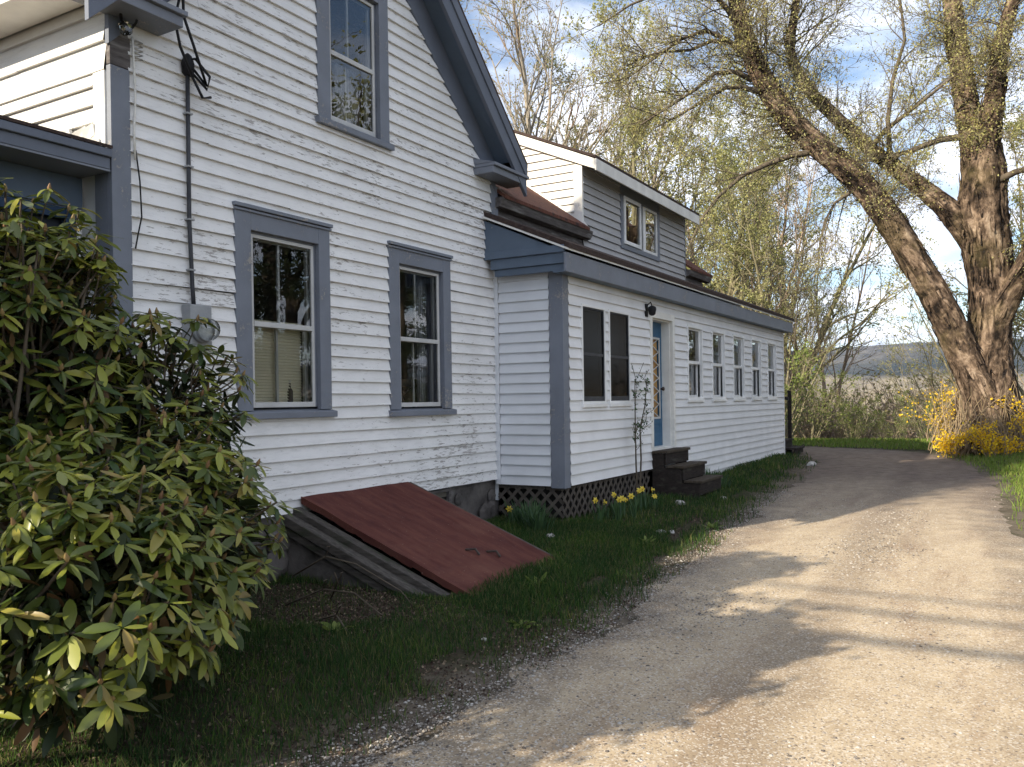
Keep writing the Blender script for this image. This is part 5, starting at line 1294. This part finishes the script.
# thin climbing shrub on the ell wall
cs = empty('climbing_shrub', (-4.3, 10.6, .2), 'thin bare climbing shrub against the white wall left of the blue door', 'shrub')
sb = NB(); LPs = []; rc = np.random.default_rng(4)
for p in ([(-4.3, 10.55, .2), (-4.32, 10.57, .8), (-4.31, 10.54, 1.3), (-4.33, 10.60, 1.85)], [(-4.3, 10.62, .2), (-4.3, 10.70, .8), (-4.3, 10.68, 1.2), (-4.3, 10.86, 1.5), (-4.3, 10.95, 1.85)]):
    sb.tube(np.array(p), np.linspace(.014, .006, len(p)), 5); q = np.array(p)
    for j in range(16):
        a, d = at(q, rc.uniform(.4, 1)); b = path(rc, a, (rc.uniform(.0, .3), rc.uniform(-1, 1), rc.uniform(.1, 1)), rc.uniform(.1, .3), 4, .2, .0); sb.tube(b, .004 * np.ones(5), 3); LPs.append(b[1:])
sb.build('stem', MAT['twig_dark'], cs)
fb = NB(); LPs = np.concatenate(LPs); idx = rc.integers(0, len(LPs), 240); fb.cards(rc, LPs[idx] + rc.normal(size=(240, 3)) * .015, .035, 1.2); fb.build('foliage', MAT['daff_leaf'], cs)
cs.children[1]['kind'] = 'stuff'

# ---- daffodils
def daffodil(x, y, h, seed, label, group, blooms=True, nl=18):
    rng = np.random.default_rng(seed); z0 = gz(x, y); root = empty('daffodil', (x, y, z0), label, 'flower', group)
    lb = NB()
    for k in range(nl):
        a = rng.uniform(0, 2 * PI); b = path(rng, (x + rng.normal() * .025, y + rng.normal() * .025, z0 - .01), (math.cos(a) * .28, math.sin(a) * .28, 1), h * rng.uniform(.7, 1.1), 5, .05, 0, .14)
        w = np.array([.007, .008, .008, .007, .005, .001]); s = np.array((-math.sin(a), math.cos(a), 0)); V = np.concatenate([b - s * w[:, None], b + s * w[:, None]])
        lb.add(V, quads=[(i, i + 1, i + 7, i + 6) for i in range(5)])
    lb.build('foliage', MAT['daff_leaf'], root)
    if not blooms: return
    st = path(rng, (x, y, z0), (rng.normal() * .1, rng.normal() * .1, 1), h, 5, .03); sb = NB(); sb.tube(st, .004 * np.ones(6), 5); sb.build('stem', MAT['daff_leaf'], root)
    c = st[-1]; f = np.array((rng.uniform(.2, 1), rng.uniform(-1, .2), rng.uniform(-.1, .3))); f /= np.linalg.norm(f); s1 = np.cross(f, (0, 0, 1)); s1 /= np.linalg.norm(s1); s2 = np.cross(f, s1)
    fb = NB()
    for k in range(6):
        a = k * PI / 3; d = math.cos(a) * s1 + math.sin(a) * s2; w = np.cross(f, d)
        fb.add([c, c + d * .022 + w * .014, c + d * .045 - f * .004, c + d * .022 - w * .014], quads=[(0, 1, 2, 3)])
    fb.tube(np.array([c, c + f * .012, c + f * .028]), np.array([.006, .011, .016]), 10); fb.build('bloom', MAT['daff'], root)
GD = 'yellow daffodils by the lattice skirt'
rd = np.random.default_rng(9)
pl = [(-4.15, 9.05), (-4.22, 9.35), (-4.1, 9.5), (-4.02, 9.25), (-4.25, 9.7), (-3.95, 9.55), (-4.12, 10.1), (-4.05, 10.25), (-3.98, 10.35), (-4.2, 10.45), (-4.08, 10.55), (-4.25, 9.9)]
for k, (x, y) in enumerate(pl):
    daffodil(x, y, rd.uniform(.17, .28), 30 + k, 'yellow daffodil blooming in the clumps before the lattice skirt', GD)
daffodil(-5.0, 8.45, .2, 60, 'single yellow daffodil beside the upper end of the rust red bulkhead', GD)
# leafy clumps by the foundation (no bloom yet)
for k, (x, y, h, lb_) in enumerate(((-4.75, 8.45, .34, 'tall green strap leaf clump beside the end wall of the ell'), (-4.55, 8.3, .30, 'green strap leaf clump between bulkhead and ell corner'), (-4.95, 8.6, .28, 'strap leaf clump against the dark foundation'),
                                    (-3.9, 12.95, .22, 'low leafy clump just past the wooden steps'), (-4.2, 13.3, .26, 'leafy clump against the white wall past the wooden steps'))):
    rng_ = np.random.default_rng(80 + k); z0 = gz(x, y); root = empty('strap_plant', (x, y, z0), lb_, 'plant', 'unopened leaf clumps by the house'); lbm = NB()
    for j in range(60):
        a = rng_.uniform(0, 2 * PI); q = rng_.uniform(0, .16)
        b = path(rng_, (x + q * math.cos(a), y + q * math.sin(a), z0 - .01), (math.cos(a) * .4, math.sin(a) * .4, 1), h * rng_.uniform(.6, 1.15), 5, .06, 0, .22)
        w = np.array([.008, .010, .010, .008, .005, .001]); s = np.array((-math.sin(a), math.cos(a), 0)); lbm.add(np.concatenate([b - s * w[:, None], b + s * w[:, None]]), quads=[(i, i + 1, i + 7, i + 6) for i in range(5)])
    lf = lbm.build('foliage', MAT['daff_leaf'], root); lf['kind'] = 'stuff'

# ------------------------------------------------------------------ GROUND COVER
rs = np.random.default_rng(100)
GZ = np.vectorize(gz)
def blocked(x, y):
    b = (x < XA + .02) & (y > Y0)
    b |= (x < XB - .02) & (y > Y1) & (y < YE)
    b |= (x < -3.72) & (x > XA) & (y > 5.3) & (y < 7.06)
    b |= (x < -3.75) & (y > 11.5) & (y < 12.55)
    return b
def LR(y): return np.interp(y, [a for a, b in DL], [b for a, b in DL]), np.interp(y, [a for a, b in DR], [b for a, b in DR])
def blades(nb, x, y, h, w, m=0, lean=.45):
    n = len(x); z = GZ(x, y) - .01; a = rs.uniform(0, 2 * PI, n); l = rs.normal(size=n) * lean * h; l2 = l * 2.1
    dx, dy = np.cos(a), np.sin(a); b = rs.uniform(0, 2 * PI, n); wx, wy = np.cos(b) * w, np.sin(b) * w
    V = np.stack([np.stack([x - wx, y - wy, z], 1), np.stack([x + wx, y + wy, z], 1), np.stack([x + dx * l * .5 - wx * .8, y + dy * l * .5 - wy * .8, z + h * .55], 1), np.stack([x + dx * l * .5 + wx * .8, y + dy * l * .5 + wy * .8, z + h * .55], 1), np.stack([x + dx * l2 * .55, y + dy * l2 * .55, z + h], 1)], 1)
    o = (np.arange(n) * 5)[:, None]
    nb.add(V.reshape(-1, 3), quads=o + np.array([[0, 1, 3, 2]]), tris=None, m=m)
    nb.add(V.reshape(-1, 3)[:0]) if False else None
    T = o + np.array([[2, 3, 4]]); nb.t.append(T.astype(np.int64) + nb.n - n * 5); nb.tm.append(np.full(n, m, np.int32))
def nz(x, y, s, o): return np.array([mnoise.noise((a * s, b * s, o)) for a, b in zip(x, y)])
nb = NB()
def lawn(n, y0, y1, hmin, hmax, w, m=0):
    y = rs.uniform(y0, y1, n); l, r = LR(y); x = rs.uniform(-5.5, -2.3, n)
    e = l - x    # distance inside lawn from the drive edge
    pz = nz(x, y, 1.3, 2.0) + .5 * nz(x, y, 4.1, 7)
    keep = (e > -.12) & ~blocked(x, y) & (rs.random(n) < np.clip((e + .05) / .7, .05, 1)) & (pz > -.85 + .62 * (e < .5))
    # bare, shaded ground behind the rhododendron
    keep &= ~(((x + 4.6) ** 2 / .55 + (y - 4.75) ** 2 / .35 < 1) & (rs.random(n) < .85))
    x, y = x[keep], y[keep]; br = nz(x, y, 1.7, 41) + .3 * rs.normal(size=len(x)) > .28
    for k, mm in ((~br, 0), (br, 1)): blades(nb, x[k], y[k], rs.uniform(hmin, hmax, k.sum()) * (1 + .6 * np.clip(nz(x[k], y[k], .9, 5), -.5, 1)), w, mm)
lawn(60000, 1.2, 5.5, .035, .085, .0026); lawn(60000, 5.2, 9, .04, .10, .0034); lawn(26000, 8.5, 14, .05, .11, .0045); lawn(15000, 13.5, 20.6, .06, .12, .007)
g = nb.build('grass', [MAT['grass'], MAT['grass_mid']], None); tag(g, 'green lawn grass growing between the house and the gravel drive', 'grass', kind='stuff')
# verge right of the drive and the strip beyond its end
nb = NB(); n = 30000
y = rs.uniform(-1, 9.2, n); l, r = LR(y); x = r + rs.uniform(-.1, 3.2, n); keep = rs.random(n) < np.clip((x - r + .05) / .5, .05, 1); x, y = x[keep], y[keep]; blades(nb, x, y, rs.uniform(.05, .12, len(x)), .005)
n = 22000
y = rs.uniform(9, 20.5, n); l, r = LR(y); x = r + rs.uniform(-.1, 2.6, n) ** 1.0; keep = rs.random(n) < np.clip((x - r + .05) / .4, .05, 1); x, y = x[keep], y[keep]; blades(nb, x, y, rs.uniform(.05, .12, len(x)), .006)
n = 16000; x = rs.uniform(-9, 1, n); y = rs.uniform(22, 27.5, n); l, r = LR(y); keep = (x > r + .05); x, y = x[keep], y[keep]; blades(nb, x, y, rs.uniform(.05, .13, len(x)), .010)
g = nb.build('grass', MAT['grass_far'], None); tag(g, 'bright grass of the verge and the strip beyond the drive', 'grass', kind='stuff')

GW = 'low leafy weeds in the lawn'
for k, (x, y, sz, lb_) in enumerate(((-3.35, 6.05, .13, 'low leafy weed in the lawn just below the bulkhead foot'), (-2.95, 5.1, .10, 'low leafy weed at the dirt edge nearest the drive'), (-3.3, 8.3, .12, 'low leafy weed between the bulkhead and the pale stones'), (-3.0, 9.6, .13, 'low leafy weed at the lawn edge before the daffodils'), (-3.9, 4.3, .12, 'low leafy weed beside the rhododendron'))):
    root = empty('weed', (x, y, gz(x, y)), lb_, 'plant', GW); wb = NB(); m = 16; a = np.arange(m) * 2.4; el_ = rs.uniform(.15, .9, m)
    put_leaves(wb, np.tile((x, y, gz(x, y)), (m, 1)) + rs.normal(size=(m, 3)) * np.array((.02, .02, 0)), np.stack([np.cos(a), np.sin(a), el_], 1), np.tile((0, 0, 1.), (m, 1)) + rs.normal(size=(m, 3)) * .1, sz * rs.uniform(.6, 1.2, m), 0)
    wb.build('foliage', MAT['leaf_green'], root, smooth=True)['kind'] = 'stuff'
# dead leaves and straw lying on the lawn edge and under the shrubs
nb = NB()
def scatter(n, x0, x1, y0, y1, cond):
    x = rs.uniform(x0, x1, n); y = rs.uniform(y0, y1, n); k = cond(x, y) & ~blocked(x, y); x, y = x[k], y[k]; return np.stack([x, y, GZ(x, y) + .006], 1)
P = np.concatenate([scatter(40000, -5.5, -2.2, 1.5, 11, lambda x, y: (LR(y)[0] - x > -.1) & (nz(x, y, 1.6, 33) > .05)),
                    scatter(26000, -5.5, -2.2, 1.5, 9.5, lambda x, y: np.abs(LR(y)[0] - .35 - x) < rs.uniform(0, .5, len(x))),
                    scatter(12000, -5.4, -3.6, 3.6, 5.5, lambda x, y: rs.random(len(x)) < .7),
                    scatter(1800, -5.4, -3.6, 7.2, 9.4, lambda x, y: rs.random(len(x)) < .8),
                    scatter(4000, -4.4, -2.6, 8, 20, lambda x, y: np.abs(LR(y)[0] - .2 - x) < rs.uniform(0, .35, len(x)))])
nb.cards(rs, P, .018, 1.6, flat=.8)
g = nb.build('leaf_litter', MAT['litter'], None); tag(g, 'brown dead leaf litter along the lawn edge and under shrubs', 'leaf litter', kind='stuff')
# gravel
ICO = bmesh.new(); bmesh.ops.create_icosphere(ICO, subdivisions=1, radius=1); IV = np.array([v.co[:] for v in ICO.verts]); IT = np.array([[v.index for v in f.verts] for f in ICO.faces]); ICO.free()
nb = NB()
def stones(x, y, s):
    n = len(x); z = GZ(x, y) + .006
    sc = s[:, None, None] * rs.uniform(.6, 1.2, (n, 1, 3)) * np.array((1, 1, .6))
    V = IV[None] * sc * rs.uniform(.8, 1.2, (n, len(IV), 1)); a = rs.uniform(0, 6.28, n); ca, sa = np.cos(a)[:, None], np.sin(a)[:, None]
    V = np.stack([V[..., 0] * ca - V[..., 1] * sa + x[:, None], V[..., 0] * sa + V[..., 1] * ca + y[:, None], V[..., 2] + z[:, None]], -1)
    nb.add(V.reshape(-1, 3), tris=(IT[None] + (np.arange(n) * len(IV))[:, None, None]).reshape(-1, 3))
n = 20000; y = 2.3 + rs.random(n) ** 1.6 * 11; l, r = LR(y); x = l + np.maximum(rs.normal(size=n) * .38 + .14, rs.uniform(-.25, .1, n)); stones(x, y, .0028 + .009 * rs.random(n) ** 3)
n = 16000; y = 2.2 + rs.random(n) ** 1.8 * 10; l, r = LR(y); x = -.95 - .04 * y + rs.normal(size=n) * .34; stones(x, y, .003 + .011 * rs.random(n) ** 3)
n = 9000; y = 2.4 + rs.random(n) ** 1.8 * 12; l, r = LR(y); x = rs.uniform(l, np.minimum(r, .6)); k = (nz(x, y, 1.1, 3.3) + .5 * rs.normal(size=n) * .4) > .0; x, y = x[k], y[k]; stones(x, y, .003 + .010 * rs.random(len(x)) ** 3)
g = nb.build('gravel', MAT['gravel'], None); tag(g, 'loose pale gravel scattered over the sandy drive', 'gravel', kind='stuff')
# a few larger pale stones
for k, (x, y, s, lb_) in enumerate(((-3.35, 8.9, .055, 'pale stone lying in the grass before the daffodils'), (-3.28, 9.02, .04, 'smaller pale stone touching the one in the grass'), (-3.85, 10.95, .07, 'rounded pale stone at the near side of the wooden steps'),
                                    (-3.55, 11.9, .05, 'pale stone at the foot of the lowest wooden step'), (-4.25, 8.0, .05, 'pale stone by the upper right edge of the bulkhead'), (-3.0, 4.7, .02, 'tiny white stone in the bare patch of lawn'), (-3.45, 17.5, .09, 'white stone on the grass near the far house corner'))):
    bm = bmesh.new(); bmesh.ops.create_icosphere(bm, subdivisions=3, radius=s)
    for v in bm.verts:
        f = 1 + .35 * mnoise.noise(v.co * (1.6 / s) * .8 + Vector((k * 3.1, 0, 0))); v.co *= f; v.co.z *= .6
    me = bpy.data.meshes.new('stone'); bm.to_mesh(me); bm.free(); me.materials.append(MAT['rock']); me.polygons.foreach_set('use_smooth', [True] * len(me.polygons))
    o = bpy.data.objects.new('stone', me); col.objects.link(o); o.location = (x, y, gz(x, y) + s * .25); tag(o, lb_, 'stone', 'pale stones in the grass')
# dry fallen branches
for k, (pts, lb_) in enumerate((([(-4.9, 4.9, .25), (-4.6, 4.95, .42), (-4.25, 4.9, .40), (-3.95, 5.05, .2), (-3.85, 5.1, .06)], 'longest dry branch arching over the bare ground by the bulkhead'),
                                ([(-4.75, 4.6, .08), (-4.45, 4.75, .22), (-4.1, 4.7, .24), (-3.8, 4.75, .05)], 'dry branch lying lower in front of the arching one'),
                                ([(-4.55, 4.95, .1), (-4.25, 4.7, .3), (-4.1, 4.5, .42)], 'dry stalk sticking up across the fallen branches'),
                                ([(-4.3, 4.45, .06), (-4.0, 4.4, .16), (-3.7, 4.25, .04)], 'short dry branch nearest the rhododendron'))):
    mb = MB(); mb.tube(pts, [.008 - .0012 * i for i in range(len(pts))], 6); p2 = pts[1]; mb.tube([p2, (p2[0] + .12, p2[1] - .08, p2[2] + .1), (p2[0] + .2, p2[1] - .2, p2[2] + .12)], [.005, .004, .002], 5)
    o = mb.build('fallen_branch', MAT['twig_dark'], None, smooth=True, loc=pts[0]); tag(o, lb_, 'branch', 'dry branches on the ground left of the bulkhead')

# utility lines along the road behind the camera (their shadows cross the drive)
ul = empty('utility_line', (-3, -6, 7), 'three dark utility cables strung along the road', 'cable')
for (y, z, r) in ((-6.3, 7.2, .045), (-5.2, 7.0, .03), (-4.9, 7.15, .022)):
    mb = MB(); mb.tube([(x, y + .012 * (x + 3) , z + .0012 * (x + 4) ** 2) for x in range(-26, 20, 2)], r, 8); mb.build('cable', MAT['black'], ul, smooth=True)
for px in (-27, 19):
    p = empty('utility_pole', (px, -6, gz(px, -6)), ('utility pole at the left end of the cables', 'utility pole at the right end of the cables')[px > 0], 'pole', 'utility poles')
    mb = MB(); mb.tube([(px, -5.7, -.2), (px, -5.7, 9)], [.17, .12], 12); mb.build('post', MAT['bark_grey'], p); mb = MB(); mb.box((px - .05, -6.6, 7.75), (px + .05, -4.7, 7.87)); mb.build('cross_arm', MAT['bark_grey'], p)

# far scrub on the slope down to the valley
def scrub():
    rng = np.random.default_rng(55); nb = NB(); P = []
    n = 520
    for k in range(n):
        y = 34 + 130 * rng.random() ** 1.3; x = rng.uniform(-.32, .05) * y + rng.normal() * 3; z = gz(x, y); h = rng.uniform(1.2, 3.2) * (1 + y / 200); 
        for s in range(9):
            a = rng.uniform(0, 6.28); b = path(rng, (x + rng.normal() * .3, y + rng.normal() * .3, z), (math.cos(a) * .5, math.sin(a) * .5, 1), h * rng.uniform(.6, 1.1), 5, .12, 0, .05)
            nb.tube(b, (.012 + .00025 * y) * np.array([1, .9, .8, .65, .5, .3]), 3, m=0 if k % 3 else 2)
            for j in range(5):
                pp, dd = at(b, rng.uniform(.25, 1)); c = path(rng, pp, side_dir(rng, dd, .7), h * .3 * rng.uniform(.5, 1.2), 3, .15); nb.tube(c, (.007 + .0002 * y) * np.array([1, .8, .6, .3]), 3, m=0 if k % 3 else 2); P.append(c[1:])
    P = np.concatenate(P); sel = rng.random(len(P)) < .55; P = P[sel]; nb.cards(rng, P + rng.normal(size=P.shape) * .12, .15, 1.3, m=1)
    o = nb.build('far_scrub', [MAT['bark_red'], MAT['leaf_olive'], MAT['straw']], None); tag(o, 'hazy brown and olive scrub on the slope beyond the drive', 'scrub', kind='stuff')
scrub()

# air between here and the far ridge
def haze():
    mb = MB(); mb.box((-4600, -4600, -60), (4600, 4600, 260)); t = NT('air'); vs = t.n('ShaderNodeVolumePrincipled')
    vs.inputs['Color'].default_value = (.62, .74, 1, 1); vs.inputs['Density'].default_value = .00013; vs.inputs['Anisotropy'].default_value = 0
    t.link(vs.outputs[0], t.out.inputs['Volume']); o = mb.build('haze', t.done()); tag(o, 'thin blue air over the valley', 'haze', kind='stuff')
haze()

# ------------------------------------------------------------------ LIGHT, SKY, CAMERA
LD = Vector((.73, 1.70, -1.0)).normalized()      # the way the sunlight travels
TO = -LD
sun = bpy.data.lights.new('sun', 'SUN'); sun.energy = 5.0; sun.angle = rad(.53); sun.color = (1.0, .88, .69)
so = bpy.data.objects.new('sun', sun); col.objects.link(so); so.rotation_euler = LD.to_track_quat('-Z', 'Y').to_euler(); so.location = (-10, -20, 20)
el = math.asin(TO.z); az = math.atan2(TO.x, TO.y)

world = bpy.data.worlds.new('World'); scene.world = world; world.use_nodes = True
wt_ = world.node_tree; wt_.nodes.clear(); N = wt_.nodes.new; Lk = wt_.links.new
wo = N('ShaderNodeOutputWorld'); bg = N('ShaderNodeBackground'); sky = N('ShaderNodeTexSky')
sky.sky_type = 'NISHITA'; sky.sun_disc = False; sky.sun_elevation = el; sky.sun_rotation = az; sky.altitude = 200; sky.air_density = 1.0; sky.dust_density = .25; sky.ozone_density = 1.6
tc = N('ShaderNodeTexCoord'); sp = N('ShaderNodeSeparateXYZ'); Lk(tc.outputs['Generated'], sp.inputs[0])
def wm(op, a, b=0.0):
    m = N('ShaderNodeMath'); m.operation = op
    for i, v in enumerate((a, b)):
        if isinstance(v, bpy.types.NodeSocket): Lk(v, m.inputs[i])
        else: m.inputs[i].default_value = v
    return m.outputs[0]
den = wm('ADD', wm('MAXIMUM', sp.outputs[2], 0.0), .12)
cb = N('ShaderNodeCombineXYZ'); Lk(wm('DIVIDE', sp.outputs[0], den), cb.inputs[0]); Lk(wm('DIVIDE', sp.outputs[1], den), cb.inputs[1])
n1 = N('ShaderNodeTexNoise'); Lk(cb.outputs[0], n1.inputs['Vector']); n1.inputs['Scale'].default_value = 1.15; n1.inputs['Detail'].default_value = 7; n1.inputs['Roughness'].default_value = .56; n1.inputs['Distortion'].default_value = .25
n2 = N('ShaderNodeTexNoise'); Lk(cb.outputs[0], n2.inputs['Vector']); n2.inputs['Scale'].default_value = 2.6; n2.inputs['Detail'].default_value = 6
mr = N('ShaderNodeMapRange'); Lk(n1.outputs['Fac'], mr.inputs[0]); mr.inputs[1].default_value = .40; mr.inputs[2].default_value = .58; mr.interpolation_type = 'SMOOTHSTEP'
cr2 = N('ShaderNodeValToRGB'); Lk(n2.outputs['Fac'], cr2.inputs[0]); cr2.color_ramp.elements[0].position = .3; cr2.color_ramp.elements[0].color = (3.9, 4.3, 5.4, 1); cr2.color_ramp.elements[1].position = .62; cr2.color_ramp.elements[1].color = (9.6, 9.8, 10.4, 1)
mx = N('ShaderNodeMix'); mx.data_type = 'RGBA'; Lk(mr.outputs[0], mx.inputs[0]); Lk(sky.outputs[0], mx.inputs[6]); Lk(cr2.outputs[0], mx.inputs[7])
Lk(mx.outputs[2], bg.inputs[0]); bg.inputs[1].default_value = .100; Lk(bg.outputs[0], wo.inputs[0])

cam = bpy.data.cameras.new('camera'); co = bpy.data.objects.new('camera', cam); col.objects.link(co); scene.camera = co
f_px, yaw, pit, rol, cx, cy = 854.383, .5310373, -.0027388, -.0149668, 512.0, 403.32
cam.sensor_width = 36; cam.sensor_fit = 'HORIZONTAL'; cam.lens = f_px / 1024 * 36
cam.shift_x = 0; cam.shift_y = (cy - 383.5) / 1024
fw = Vector((-math.sin(yaw) * math.cos(pit), math.cos(yaw) * math.cos(pit), math.sin(pit))); rt = Vector((math.cos(yaw), math.sin(yaw), 0)); up = rt.cross(fw)
c, s = math.cos(rol), math.sin(rol); rt2 = c * rt + s * up; up2 = -s * rt + c * up
Mx = Matrix((rt2, up2, -fw)).transposed().to_4x4(); Mx.translation = Vector((0, 0, 1.6)); co.matrix_world = Mx
cam.clip_start = .05; cam.clip_end = 12000

scene.render.engine = 'CYCLES'
cy_ = scene.cycles
cy_.max_bounces = 6; cy_.diffuse_bounces = 3; cy_.glossy_bounces = 3; cy_.transmission_bounces = 3; cy_.transparent_max_bounces = 10; cy_.volume_bounces = 0
cy_.caustics_reflective = False; cy_.caustics_refractive = False; cy_.sample_clamp_indirect = 6
cy_.use_denoising = True
try: cy_.denoiser = 'OPENIMAGEDENOISE'
except Exception: pass
scene.view_settings.view_transform = 'Standard'; scene.view_settings.look = 'None'; scene.view_settings.exposure = 0.97; scene.view_settings.gamma = 1
